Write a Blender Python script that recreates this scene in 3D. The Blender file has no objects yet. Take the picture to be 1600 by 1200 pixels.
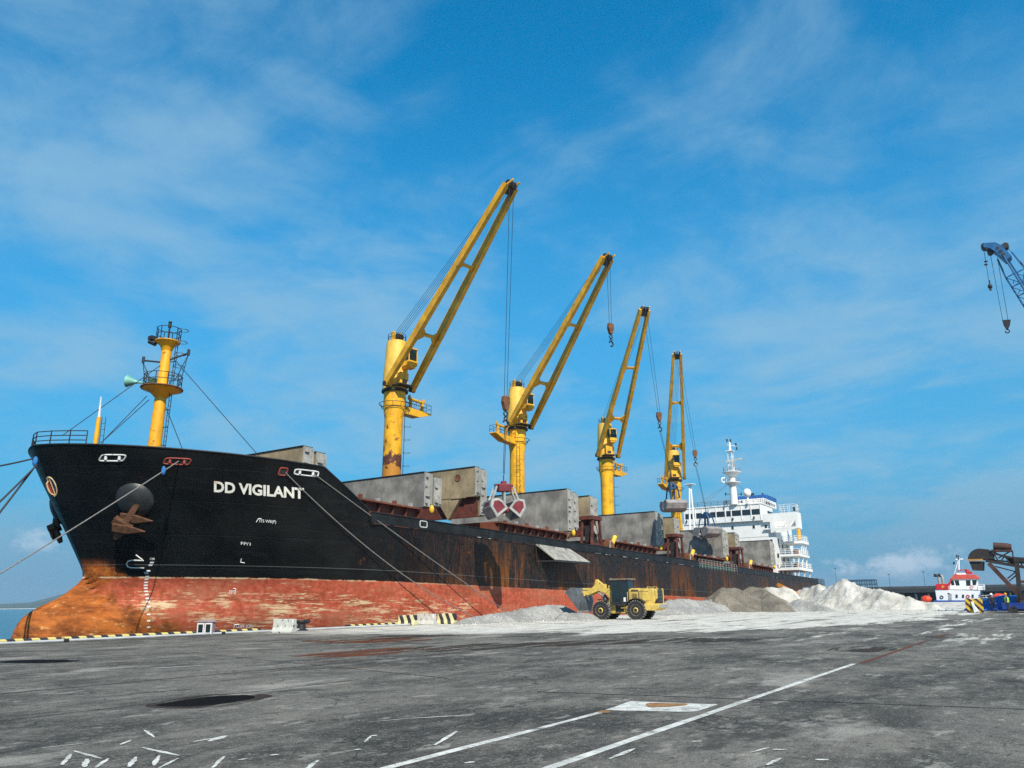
import bpy, math, random
from mathutils import Vector, Matrix
R = math.radians
random.seed(7)
SC = bpy.context.scene
COL = SC.collection

# ------------------------------------------------------------------ camera
F_PX, PITCH, ROLL, AZ, EYE = 1240.0, math.atan(339.5/1240.0), R(0.76), R(33.47), 1.65
FW = Vector((math.cos(AZ)*math.cos(PITCH), math.sin(AZ)*math.cos(PITCH), math.sin(PITCH)))
R0 = Vector((math.sin(AZ), -math.cos(AZ), 0)); U0 = R0.cross(FW)
RT = R0*math.cos(ROLL)-U0*math.sin(ROLL); UP = U0*math.cos(ROLL)+R0*math.sin(ROLL)
CAM = Vector((0, 0, EYE))
cd = bpy.data.cameras.new('camera'); cam = bpy.data.objects.new('camera', cd); COL.objects.link(cam)
cd.sensor_width = 36; cd.lens = F_PX/1600*36; cd.clip_end = 40000; cd.clip_start = 0.1
M = Matrix((RT, UP, -FW)).transposed().to_4x4(); M.translation = CAM
cam.matrix_world = M; SC.camera = cam
# ------------------------------------------------------------------ sky, sun, exposure
SUN_EL, SUN_AZ = 43.0, 229.0          # world direction the light comes from
w = bpy.data.worlds.new('World'); SC.world = w; w.use_nodes = True
sun = bpy.data.lights.new('sun', 'SUN'); so = bpy.data.objects.new('sun', sun); COL.objects.link(so)
sun.energy = 5.0; sun.angle = R(0.5); sun.color = (1.0, 0.925, 0.79)
sd = Vector((math.cos(R(SUN_EL))*math.cos(R(SUN_AZ)), math.cos(R(SUN_EL))*math.sin(R(SUN_AZ)), math.sin(R(SUN_EL))))
so.rotation_euler = sd.to_track_quat('Z', 'Y').to_euler(); so.location = (0, -60, 80)
vs = SC.view_settings
SC.render.filter_size = 1.0
cy_ = SC.cycles; cy_.use_denoising = False; cy_.sample_clamp_indirect = 3.0; cy_.sample_clamp_direct = 12.0; cy_.max_bounces = 6; cy_.diffuse_bounces = 3; cy_.glossy_bounces = 3; cy_.volume_bounces = 0; cy_.transparent_max_bounces = 12
vs.view_transform = 'Standard'; vs.look = 'None'; vs.gamma = 1; vs.exposure = 0.25; vs.use_curve_mapping = False


class NT:
    """small helper to write node trees"""
    def __init__(s, tree):
        s.t = tree; s.n = tree.nodes; s.l = tree.links
    def new(s, typ, **kw):
        nd = s.n.new(typ)
        for k, v in kw.items(): setattr(nd, k, v)
        return nd
    def put(s, sock, v):
        if v is None: return
        if hasattr(v, 'is_linked') or hasattr(v, 'links'): s.l.new(v, sock)
        else:
            try: sock.default_value = v
            except Exception:
                sock.default_value = (v[0], v[1], v[2], 1) if len(v) == 3 else v
    def m(s, op, a, b=None, c=None):
        nd = s.new('ShaderNodeMath', operation=op)
        s.put(nd.inputs[0], a)
        if b is not None: s.put(nd.inputs[1], b)
        if c is not None: s.put(nd.inputs[2], c)
        return nd.outputs[0]
    def mul(s, a, b): return s.m('MULTIPLY', a, b)
    def add(s, a, b): return s.m('ADD', a, b)
    def step(s, v, lo, hi, a=0.0, b=1.0):
        nd = s.new('ShaderNodeMapRange', interpolation_type='SMOOTHSTEP')
        s.put(nd.inputs['Value'], v); s.put(nd.inputs['From Min'], lo); s.put(nd.inputs['From Max'], hi)
        nd.inputs['To Min'].default_value = a; nd.inputs['To Max'].default_value = b
        return nd.outputs[0]
    def mix(s, f, a, b):
        nd = s.new('ShaderNodeMix', data_type='RGBA')
        s.put(nd.inputs[0], f); s.put(nd.inputs[6], a if not isinstance(a, tuple) else (*a[:3], 1))
        s.put(nd.inputs[7], b if not isinstance(b, tuple) else (*b[:3], 1))
        return nd.outputs[2]
    def coord(s, kind='Object'):
        return s.new('ShaderNodeTexCoord').outputs[kind]
    def mapped(s, co, sc=(1, 1, 1), loc=(0, 0, 0)):
        nd = s.new('ShaderNodeMapping'); s.put(nd.inputs['Vector'], co)
        nd.inputs['Scale'].default_value = sc; nd.inputs['Location'].default_value = loc
        return nd.outputs[0]
    def noise(s, co, scale=1.0, sc=None, detail=4, rough=0.55, loc=(0, 0, 0), dist=0.0):
        if sc is not None or loc != (0, 0, 0): co = s.mapped(co, sc or (1, 1, 1), loc)
        nd = s.new('ShaderNodeTexNoise'); s.put(nd.inputs['Vector'], co)
        nd.inputs['Scale'].default_value = scale; nd.inputs['Detail'].default_value = detail
        nd.inputs['Roughness'].default_value = rough; nd.inputs['Distortion'].default_value = dist
        return nd.outputs[0]
    def xyz(s, co):
        nd = s.new('ShaderNodeSeparateXYZ'); s.put(nd.inputs[0], co); return nd.outputs


def sky_nodes():
    t = NT(w.node_tree); t.n.clear()
    sky = t.new('ShaderNodeTexSky', sky_type='NISHITA')
    sky.sun_disc = False; sky.sun_elevation = R(SUN_EL); sky.sun_rotation = R(90-SUN_AZ)
    sky.altitude = 0; sky.air_density = 1.0; sky.dust_density = 0.1; sky.ozone_density = 3.5
    tn = t.new('ShaderNodeMix', data_type='RGBA', blend_type='MULTIPLY'); tn.inputs[0].default_value = 1.0
    t.put(tn.inputs[6], sky.outputs[0]); tn.inputs[7].default_value = (.03, 1.20, 1.50, 1)
    hs = tn
    d = t.coord('Generated'); x, y, z = t.xyz(d)
    # high thin cloud, laid out on a plane above the place
    zz = t.add(t.m('MAXIMUM', z, 0.0), 0.16)
    cb = t.new('ShaderNodeCombineXYZ'); t.put(cb.inputs[0], t.m('DIVIDE', x, zz)); t.put(cb.inputs[1], t.m('DIVIDE', y, zz))
    P = cb.outputs[0]
    SEED = (5.22, 32.63, 0)
    n1 = t.noise(P, 0.85, detail=4, rough=0.5, loc=SEED, dist=0.9)
    n2 = t.noise(P, 2.3, sc=(1, 0.7, 1), detail=8, rough=0.6, loc=(SEED[0]+4.2, SEED[1]+.4, 0), dist=0.8)
    low = t.step(z, 0.60, 0.10)
    n3 = t.noise(P, 5.5, detail=8, rough=0.62, loc=(SEED[0], SEED[1]+9, 0), dist=0.5)
    thin = t.step(t.add(t.add(t.add(n1, t.mul(t.m('SUBTRACT', n2, .5), .55)), t.mul(t.m('SUBTRACT', n3, .5), .30)), t.mul(low, .10)), 0.42, 0.78)
    hz_ = t.step(z, 0.66, 0.04)
    c0 = t.mix(t.mul(hz_, .85), hs.outputs[2], (.85, 2.8, 4.75))
    c1 = t.mix(t.mul(thin, .72), c0, (2.25, 4.05, 5.5))
    c1 = t.mix(t.step(z, 0.16, 0.0, 0, .8), c1, (1.05, 2.55, 3.9))
    # low heaped cloud near the horizon
    def puff(c, sx, sz, s, seed):
        cv = Vector(c).normalized()
        az = t.m('ARCTAN2', y, x); a0 = math.atan2(cv.y, cv.x)
        da = t.m('DIVIDE', t.m('SUBTRACT', az, a0), sx); dz = t.m('DIVIDE', t.m('SUBTRACT', z, cv.z), sz)
        r = t.m('SQRT', t.add(t.mul(da, da), t.mul(dz, dz)))
        n = t.noise(d, s, sc=(1, 1, 1.6), detail=6, rough=0.6, loc=seed)
        return t.mul(t.step(t.m('SUBTRACT', n, t.mul(r, 0.24)), 0.22, 0.48), t.step(z, cv.z-sz*1.25, cv.z-sz*0.2))
    def dirpx(px, py): return FW*F_PX + RT*(px-800) - UP*(py-600)
    pf = puff(dirpx(1375, 884), 0.062, 0.017, 26, (2, 1, 0))
    pf = t.m('MAXIMUM', pf, t.mul(puff(dirpx(1445, 876), 0.036, 0.020, 28, (5, 1, 0)), 0.85))
    pf = t.m('MAXIMUM', pf, t.mul(puff(dirpx(55, 848), 0.022, 0.012, 36, (0, 7, 0)), 0.6))
    c2 = t.mix(t.mul(pf, 0.75), c1, (4.6, 5.6, 6.6))
    bg = t.new('ShaderNodeBackground'); t.put(bg.inputs[0], c2); bg.inputs[1].default_value = 0.110
    t.l.new(bg.outputs[0], t.new('ShaderNodeOutputWorld').inputs[0])
sky_nodes()

# ------------------------------------------------------------------ pixel helpers (direction only; depth from what a thing touches)
def ray(px, py): return FW*F_PX + RT*(px-800) - UP*(py-600)
def onY(px, py, Y): d = ray(px, py); return CAM + d*(Y/d.y)
def onX(px, py, X): d = ray(px, py); return CAM + d*(X/d.x)
def onZ(px, py, Z=0.0): d = ray(px, py); return CAM + d*((Z-EYE)/d.z)
TH = 0.0215                          # the ship is trimmed by the stern
CL = 55.7
SHIP_O = Vector((30, CL, 0))
def S(p):                            # world point -> ship coordinates (as if the ship lay level)
    x, z = p.x-30, p.z; c, s = math.cos(TH), math.sin(TH)
    return Vector((c*x-s*z+30, p.y, s*x+c*z))
def SW(p):                           # ship coordinates -> world
    x, z = p[0]-30, p[2]; c, s = math.cos(TH), math.sin(TH)
    return Vector((c*x+s*z+30, p[1], -s*x+c*z))
def sY(px, py, Y): return S(onY(px, py, Y))
def sX(px, py, X): return S(onX(px, py, X+.3))

# ------------------------------------------------------------------ mesh builder
class MB:
    def __init__(s): s.v = []; s.f = []
    def _add(s, vs, fs):
        b = len(s.v); s.v += [Vector(p) for p in vs]; s.f += [tuple(i+b for i in f) for f in fs]; return s
    def box(s, c, sz, rot=None):
        c = Vector(c); q = []
        for dx in (-.5, .5):
            for dy in (-.5, .5):
                for dz in (-.5, .5):
                    p = Vector((dx*sz[0], dy*sz[1], dz*sz[2])); q.append(c + (rot @ p if rot else p))
        return s._add(q, [(0,1,3,2),(4,6,7,5),(0,4,5,1),(2,3,7,6),(0,2,6,4),(1,5,7,3)])
    def bb(s, x0, x1, y0, y1, z0, z1): return s.box(((x0+x1)/2, (y0+y1)/2, (z0+z1)/2), (x1-x0, y1-y0, z1-z0))
    def beam(s, p0, p1, wd, ht, up=(0, 0, 1), w1=None, h1=None):
        p0, p1 = Vector(p0), Vector(p1); d = (p1-p0).normalized(); up = Vector(up)
        if abs(d.dot(up)) > .98: up = Vector((1, 0, 0))
        sd_ = d.cross(up).normalized(); u = sd_.cross(d)
        w1 = wd if w1 is None else w1; h1 = ht if h1 is None else h1
        q = [p0-sd_*wd/2-u*ht/2, p0+sd_*wd/2-u*ht/2, p0+sd_*wd/2+u*ht/2, p0-sd_*wd/2+u*ht/2,
             p1-sd_*w1/2-u*h1/2, p1+sd_*w1/2-u*h1/2, p1+sd_*w1/2+u*h1/2, p1-sd_*w1/2+u*h1/2]
        return s._add(q, [(3,2,1,0),(4,5,6,7),(0,1,5,4),(1,2,6,5),(2,3,7,6),(3,0,4,7)])
    def tube(s, p0, p1, r0, r1=None, n=8, cap=True):
        p0, p1 = Vector(p0), Vector(p1); d = (p1-p0).normalized(); r1 = r0 if r1 is None else r1
        a = d.orthogonal().normalized(); b = d.cross(a); q = []
        for p, r in ((p0, r0), (p1, r1)):
            q += [p + (a*math.cos(2*math.pi*i/n) + b*math.sin(2*math.pi*i/n))*r for i in range(n)]
        fs = [(i, (i+1) % n, n+(i+1) % n, n+i) for i in range(n)]
        if cap: fs += [tuple(range(n-1, -1, -1)), tuple(range(n, 2*n))]
        return s._add(q, fs)
    def path(s, pts, r, n=6, closed=False):
        pts = [Vector(p) for p in pts]; k = len(pts); q = []; a = None
        for i, p in enumerate(pts):
            if closed: d = pts[(i+1) % k]-pts[i-1]
            else: d = pts[min(i+1, k-1)]-pts[max(i-1, 0)]
            d.normalize()
            a = d.orthogonal().normalized() if a is None else (a-d*a.dot(d)).normalized()
            b = d.cross(a)
            q += [p+(a*math.cos(2*math.pi*j/n)+b*math.sin(2*math.pi*j/n))*r for j in range(n)]
        fs = []
        for i in range(k if closed else k-1):
            i2 = (i+1) % k
            fs += [(i*n+j, i*n+(j+1) % n, i2*n+(j+1) % n, i2*n+j) for j in range(n)]
        if not closed: fs += [tuple(range(n-1, -1, -1)), tuple(range((k-1)*n, k*n))]
        return s._add(q, fs)
    def lathe(s, prof, c=(0, 0, 0), n=24, axis='Z'):
        c = Vector(c); q = []
        for r, z in prof:
            for i in range(n):
                a = 2*math.pi*i/n; x, y = r*math.cos(a), r*math.sin(a)
                q.append(c + (Vector((x, y, z)) if axis == 'Z' else Vector((z, x, y)) if axis == 'X' else Vector((y, z, x))))
        fs = [(k*n+i, k*n+(i+1) % n, (k+1)*n+(i+1) % n, (k+1)*n+i) for k in range(len(prof)-1) for i in range(n)]
        fs += [tuple(range(n-1, -1, -1)), tuple(range((len(prof)-1)*n, len(prof)*n))]
        return s._add(q, fs)
    def prism(s, poly, o, u, v, depth):
        """polygon (a,b) in the plane o + a*u + b*v, pushed along u x v by depth"""
        o, u, v = Vector(o), Vector(u), Vector(v); wv = u.cross(v).normalized()*depth; n = len(poly)
        q = [o+u*a+v*b for a, b in poly] + [o+u*a+v*b+wv for a, b in poly]
        return s._add(q, [tuple(range(n-1, -1, -1)), tuple(range(n, 2*n))] + [(i, (i+1) % n, n+(i+1) % n, n+i) for i in range(n)])
    def sphere(s, c, r, n=14, m=8):
        c = Vector(c); r = Vector((r, r, r)) if isinstance(r, (int, float)) else Vector(r)
        q = []
        for j in range(1, m):
            t = math.pi*j/m
            for i in range(n):
                a = 2*math.pi*i/n
                q.append(c+Vector((r.x*math.sin(t)*math.cos(a), r.y*math.sin(t)*math.sin(a), r.z*math.cos(t))))
        fs = [(j*n+i, (j+1)*n+i, (j+1)*n+(i+1) % n, j*n+(i+1) % n) for j in range(m-2) for i in range(n)]
        q += [c+Vector((0, 0, r.z)), c-Vector((0, 0, r.z))]; T = len(q)-2
        fs += [(T, i, (i+1) % n) for i in range(n)] + [(T+1, (m-2)*n+(i+1) % n, (m-2)*n+i) for i in range(n)]
        return s._add(q, fs)
    def ring(s, c, ax, Rr, r, n=20, k=6, arc=2*math.pi, a0=0):
        c, ax = Vector(c), Vector(ax).normalized(); a = ax.orthogonal().normalized(); b = ax.cross(a)
        full = arc > 6.28
        pts = [c+(a*math.cos(a0+arc*i/n)+b*math.sin(a0+arc*i/n))*Rr for i in range(n if full else n+1)]
        return s.path(pts, r, k, closed=full)
    def grid(s, fn, nu, nv):
        q = [fn(i, j) for j in range(nv+1) for i in range(nu+1)]; W = nu+1
        return s._add(q, [(j*W+i, j*W+i+1, (j+1)*W+i+1, (j+1)*W+i) for j in range(nv) for i in range(nu)])
    def merge(s, o): return s._add(o.v, o.f)
    def build(s, name, mat, parent=None, O=(0, 0, 0), smooth=False, bevel=0):
        me = bpy.data.meshes.new(name); O = Vector(O)
        me.from_pydata([tuple(p-O) for p in s.v], [], s.f)
        me.materials.append(MAT[mat] if isinstance(mat, str) else mat)
        if smooth:
            me.polygons.foreach_set('use_smooth', [True]*len(me.polygons))
            me.set_sharp_from_angle(angle=R(38))
        me.update()
        o = bpy.data.objects.new(name, me); COL.objects.link(o)
        if parent is not None: o.parent = parent
        elif O.length > 0: o.location = O
        if bevel:
            b = o.modifiers.new('bevel', 'BEVEL'); b.width = bevel; b.segments = 2; b.limit_method = 'ANGLE'
        return o

def tag(o, label=None, cat=None, group=None, kind=None):
    if label: o['label'] = label
    if cat: o['category'] = cat
    if group: o['group'] = group
    if kind: o['kind'] = kind
    return o
def thing(name, label, cat, loc=(0, 0, 0), rz=0.0, group=None):
    o = bpy.data.objects.new(name, None); COL.objects.link(o); o.location = loc; o.rotation_euler = (0, 0, rz)
    o.empty_display_size = .5
    return tag(o, label, cat, group)
def share(src, name, parent, loc=(0, 0, 0), rot=(0, 0, 0)):
    o = src.copy(); o.name = name; COL.objects.link(o); o.parent = parent; o.location = loc; o.rotation_euler = rot
    return o
def text_mesh(txt, size, bold=0.0):
    cu = bpy.data.curves.new('lettering', 'FONT'); cu.body = txt; cu.size = size; cu.offset = bold; cu.resolution_u = 3
    o = bpy.data.objects.new('lettering', cu); COL.objects.link(o)
    dg = bpy.context.evaluated_depsgraph_get(); me = bpy.data.meshes.new_from_object(o.evaluated_get(dg))
    vs_ = [tuple(v.co) for v in me.vertices]; fs = [tuple(p.vertices) for p in me.polygons]
    bpy.data.objects.remove(o); bpy.data.curves.remove(cu); bpy.data.meshes.remove(me)
    return vs_, fs

# ------------------------------------------------------------------ materials
MAT = {}
def surf(name, col, rough=0.6, metal=0.0, var=0.25, vscale=1.5, rust=0.0, rscale=0.9, rcol=(.20, .065, .018), streak=0.0,
         bump=0.0, bscale=20, dirt=0.0, spec=0.5):
    m = bpy.data.materials.new(name); m.use_nodes = True; t = NT(m.node_tree)
    p = t.n['Principled BSDF']; co = t.coord()
    n = t.noise(co, vscale, detail=6, rough=.6)
    c = t.mix(t.step(n, .3, .72), tuple(k*(1-var) for k in col), tuple(min(1, k*(1+var*.6)) for k in col))
    rg = rough
    if dirt:
        nd = t.noise(co, 2.4, sc=(1, 1, .22), detail=5, rough=.7, loc=(3, 1, 7))
        c = t.mix(t.mul(t.step(nd, .48, .74), dirt), c, tuple(k*.28+.01 for k in col))
    if rust:
        r1 = t.noise(co, rscale, detail=8, rough=.68, loc=(9, 2, 5)); hi = .74-.34*rust
        mask = t.step(r1, hi, hi+.07)
        if streak:
            r2 = t.noise(co, 2.2, sc=(1, 1, .10), detail=5, rough=.6, loc=(1, 6, 2))
            mask = t.m('MAXIMUM', mask, t.mul(t.step(r2, .72-.22*streak, .86-.22*streak), .85))
        rv = t.noise(co, 5, detail=5); rc = t.mix(rv, tuple(k*.45 for k in rcol), tuple(k*1.5 for k in rcol))
        c = t.mix(mask, c, rc); rg = t.add(rough, t.mul(mask, .25))
    t.put(p.inputs['Base Color'], c); t.put(p.inputs['Roughness'], rg); p.inputs['Metallic'].default_value = metal
    p.inputs['Specular IOR Level'].default_value = spec
    if bump:
        b = t.new('ShaderNodeBump'); b.inputs['Strength'].default_value = bump; b.inputs['Distance'].default_value = .05
        t.put(b.inputs['Height'], t.noise(co, bscale, detail=6, rough=.65)); t.l.new(b.outputs[0], p.inputs['Normal'])
    MAT[name] = m
    return m, t, p, c

YEL = (.72, .42, .010)
surf('crane_yellow', (.84, .42, .006), .5, var=.25, vscale=.8, rust=.40, rscale=1.3, streak=.38, dirt=.45)
surf('crane_yellow_rusty', (.84, .41, .006), .5, var=.22, vscale=.8, rust=.56, rscale=.7, streak=.5, rcol=(.22, .07, .015), dirt=.4)
def base_rust():
    m, t, p, c = MAT['crane_yellow_rusty'], None, None, None
    t = NT(m.node_tree); p = t.n['Principled BSDF']; co = t.coord(); Z = t.xyz(co)[2]
    src = p.inputs['Base Color'].links[0].from_socket
    n = t.noise(co, 1.3, detail=7, rough=.65, loc=(3, 3, 3)); zz = t.add(Z, t.mul(t.m('SUBTRACT', n, .5), 4.5))
    c = t.mix(t.mul(t.step(zz, 17.2, 15.4), .9), src, (.44, .17, .015))
    c = t.mix(t.step(t.m('ABSOLUTE', t.m('SUBTRACT', zz, 16.6)), .8, .3), c, (.09, .025, .012))
    t.put(p.inputs['Base Color'], c)
base_rust()
surf('house_yellow', (.84, .50, .07), .5, var=.2, vscale=.7, rust=.30, rscale=1.5, streak=.34, dirt=.4)
surf('jib_yellow', (.74, .37, .010), .5, var=.3, vscale=.7, rust=.38, rscale=2.0, dirt=.55)
surf('mast_yellow', (.86, .40, .005), .5, var=.2, vscale=.8, rust=.40, rscale=1.4, streak=.34, dirt=.25)
surf('dark_steel', (.025, .023, .022), .6, var=.4, rust=.25)
surf('wire', (.035, .04, .045), .55, metal=.3)
surf('hatch_grey', (.235, .22, .195), .75, var=.45, vscale=.55, rust=.16, rscale=1.5, streak=.1, dirt=.45, bump=.25, bscale=6)
surf('hatch_tan', (.30, .235, .14), .75, var=.4, vscale=.5, rust=.22, rscale=1.2, streak=.15, dirt=.4, bump=.25, bscale=6)
surf('bracket_grey', (.36, .35, .32), .7, var=.3, rust=.35, rscale=2.5)
surf('oxide_red', (.11, .028, .019), .7, var=.45, vscale=1.2, rust=.4, rscale=1.2)
surf('coaming_red', (.17, .052, .026), .7, var=.4, vscale=.7, rust=.45, rscale=.8, rcol=(.34, .11, .03))
surf('fitting_yellow', (.72, .46, .03), .5, rust=.3, rscale=3)
surf('ship_white', (.80, .79, .76), .5, var=.08, vscale=.4, rust=.12, rscale=.8, streak=.10, dirt=.16)
surf('bulwark_black', (.018, .0185, .019), .5, var=.45, vscale=.6, spec=.2, rust=.18, rscale=1.3, streak=.12, dirt=.2)
surf('glass_dark', (.012, .016, .02), .08, var=.1, spec=.8)
surf('cab_glass', (.010, .022, .024), .05, var=.3, spec=.6)
surf('blue_paint', (.02, .10, .32), .45, var=.2)
surf('crane_blue', (.015, .12, .30), .45, var=.25, dirt=.2)
surf('anchor_rust', (.17, .065, .024), .8, var=.45, vscale=3, bump=.4, bscale=14)
surf('bolster_grey', (.022, .022, .023), .45, var=.35, dirt=.3)
surf('white_paint', (.78, .77, .73), .5, var=.12, vscale=2, rust=.10, rscale=2.5, rcol=(.5, .22, .05))
surf('name_paint', (.84, .80, .70), .55, var=.12, vscale=3, rust=.46, rscale=1.1, rcol=(.55, .24, .06))
surf('emblem_red', (.30, .04, .02), .6, rust=.2, rscale=3); surf('emblem_blue', (.01, .04, .14), .6)
surf('emblem_rim', (.72, .50, .26), .6, var=.3, vscale=4)
surf('chock_red', (.26, .035, .02), .6, rust=.4, rscale=3)
surf('chock_white', (.66, .66, .64), .5, rust=.3, rscale=3)
surf('horn_green', (.18, .46, .38), .4)
surf('horn_dark', (.05, .12, .09), .5)
surf('rope_grey', (.22, .20, .18), .9, var=.3, vscale=8); surf('rope_dark', (.05, .045, .045), .9, var=.3, vscale=8)
surf('rope_blue', (.02, .16, .42), .8)
surf('grab_red', (.17, .013, .022), .5, var=.4, vscale=1.4, rust=.2, rscale=2)
surf('grab_pale', (.36, .36, .34), .5, var=.3, vscale=1.2, rust=.25, rscale=1.6, dirt=.3)
surf('grab_steel', (.30, .27, .26), .55, var=.35, vscale=1.2, rust=.35, rscale=1.6)
surf('grab_blue', (.02, .07, .15), .5)
surf('loader_yellow', (.66, .46, .10), .55, var=.22, vscale=2.2, dirt=.5, rust=.2, rscale=2.6, rcol=(.22, .17, .11))
surf('loader_dark', (.02, .02, .02), .6, var=.3)
surf('bucket_steel', (.14, .155, .17), .55, metal=.3, var=.3, vscale=2, bump=.15)
surf('bucket_lip', (.42, .40, .36), .5, metal=.3, var=.3, vscale=4)
surf('tyre', (.022, .022, .024), .85, var=.3, vscale=4, dirt=0, bump=.3, bscale=30)
surf('tyre_dust', (.20, .19, .18), .9, var=.5, vscale=5)
surf('rim_grey', (.20, .15, .11), .7, var=.4, vscale=4)
surf('concrete_pale', (.55, .54, .50), .85, var=.22, vscale=3, dirt=.35, bump=.3)
surf('cabinet_pink', (.36, .26, .27), .6, var=.15)
surf('plastic_black', (.015, .015, .016), .6)
surf('pipe_pale', (.50, .50, .50), .5, var=.2)
surf('conveyor_brown', (.024, .017, .016), .7, var=.45, rust=.35, rscale=1.5)
surf('conveyor_rust', (.065, .026, .02), .75, var=.5, rust=.3, rscale=2)
surf('belt_ochre', (.45, .23, .05), .7)
surf('buoy_orange', (.75, .06, .015), .45, var=.15)
surf('tarp_blue', (.01, .10, .38), .5, var=.25, bump=.3, bscale=5)
surf('trailer_blue', (.012, .05, .26), .5, var=.25)
surf('pier_dark', (.025, .03, .033), .8, var=.3, vscale=.2); surf('pier_grey', (.055, .06, .062), .8, var=.3, vscale=.2)
surf('gantry_blue', (.05, .10, .15), .6)
surf('orange_steel', (.75, .28, .02), .5, var=.2, rust=.1)
surf('tug_white', (.82, .82, .82), .45, var=.06); surf('tug_red', (.50, .02, .025), .5, var=.1)
surf('tug_roof', (.62, .09, .06), .5, var=.2, rust=.1); surf('tug_blue', (.02, .09, .36), .5)
surf('flag_red', (.55, .01, .03), .6); surf('flag_yellow', (.80, .42, .02), .6)
surf('deck_red', (.15, .05, .035), .8, var=.4, rust=.3)
surf('rail_green', (.03, .10, .07), .6)
surf('vest_lime', (.45, .75, .05), .7); surf('vest_orange', (.80, .38, .02), .7); surf('helmet', (.8, .8, .78), .35)
surf('paint_line', (.62, .60, .54), .8, var=.30, vscale=4, dirt=.0, bump=.1, bscale=40)
def worn():
    t = NT(MAT['paint_line'].node_tree); p = t.n['Principled BSDF']; co = t.coord()
    a = t.step(t.noise(co, 14, detail=6, rough=.75, loc=(2, 2, 0)), .36, .44); b = t.step(t.noise(co, 1.1, detail=7, rough=.7, loc=(7, 1, 0)), .34, .46, .25, 1)
    t.put(p.inputs['Alpha'], t.mul(a, b))
worn()
surf('rust_flake', (.30, .15, .05), .9, var=.5, vscale=6)
surf('joint_dark', (.03, .028, .026), .9, var=.4, vscale=1)
surf('tray_dusty', (.33, .31, .265), .9, var=.4, vscale=1.2, dirt=.5, rust=.2)
surf('anchor_dark', (.10, .040, .016), .8, var=.5, vscale=3, bump=.4, bscale=14)
surf('rail_grey', (.22, .23, .22), .6)
surf('door_dark', (.05, .05, .05), .6)

def stripes(name, period, slant=0.0, pale=(.62, .50, .16), dark=(.02, .02, .025), ax=0, wear=.12):
    m = bpy.data.materials.new(name); m.use_nodes = True; t = NT(m.node_tree); p = t.n['Principled BSDF']
    co = t.coord(); c3 = t.xyz(co)
    v = t.add(t.m('DIVIDE', t.add(c3[ax], t.mul(c3[2], slant)), period), t.mul(t.noise(co, 9), .04))
    f = t.m('GREATER_THAN', t.m('FRACT', t.add(v, 100)), .5)
    c = t.mix(f, pale, dark)
    n = t.noise(co, 3.5, detail=7, rough=.7)
    c = t.mix(t.step(n, .62-wear, .68-wear), c, (.48, .47, .42)) if wear > .15 else t.mix(t.mul(t.step(n, .5, .8), .6), c, (.25, .24, .2))
    t.put(p.inputs['Base Color'], c); p.inputs['Roughness'].default_value = .8
    MAT[name] = m
stripes('kerb_stripe', .76, .5)
stripes('barrier_stripe', .62, .5, pale=(.62, .56, .30), wear=.1)
stripes('barrier_worn', .5, .6, pale=(.66, .65, .58), wear=.22)
stripes('block_stripe', .60, -.9, pale=(.66, .40, .02), wear=.1, ax=1)

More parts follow.
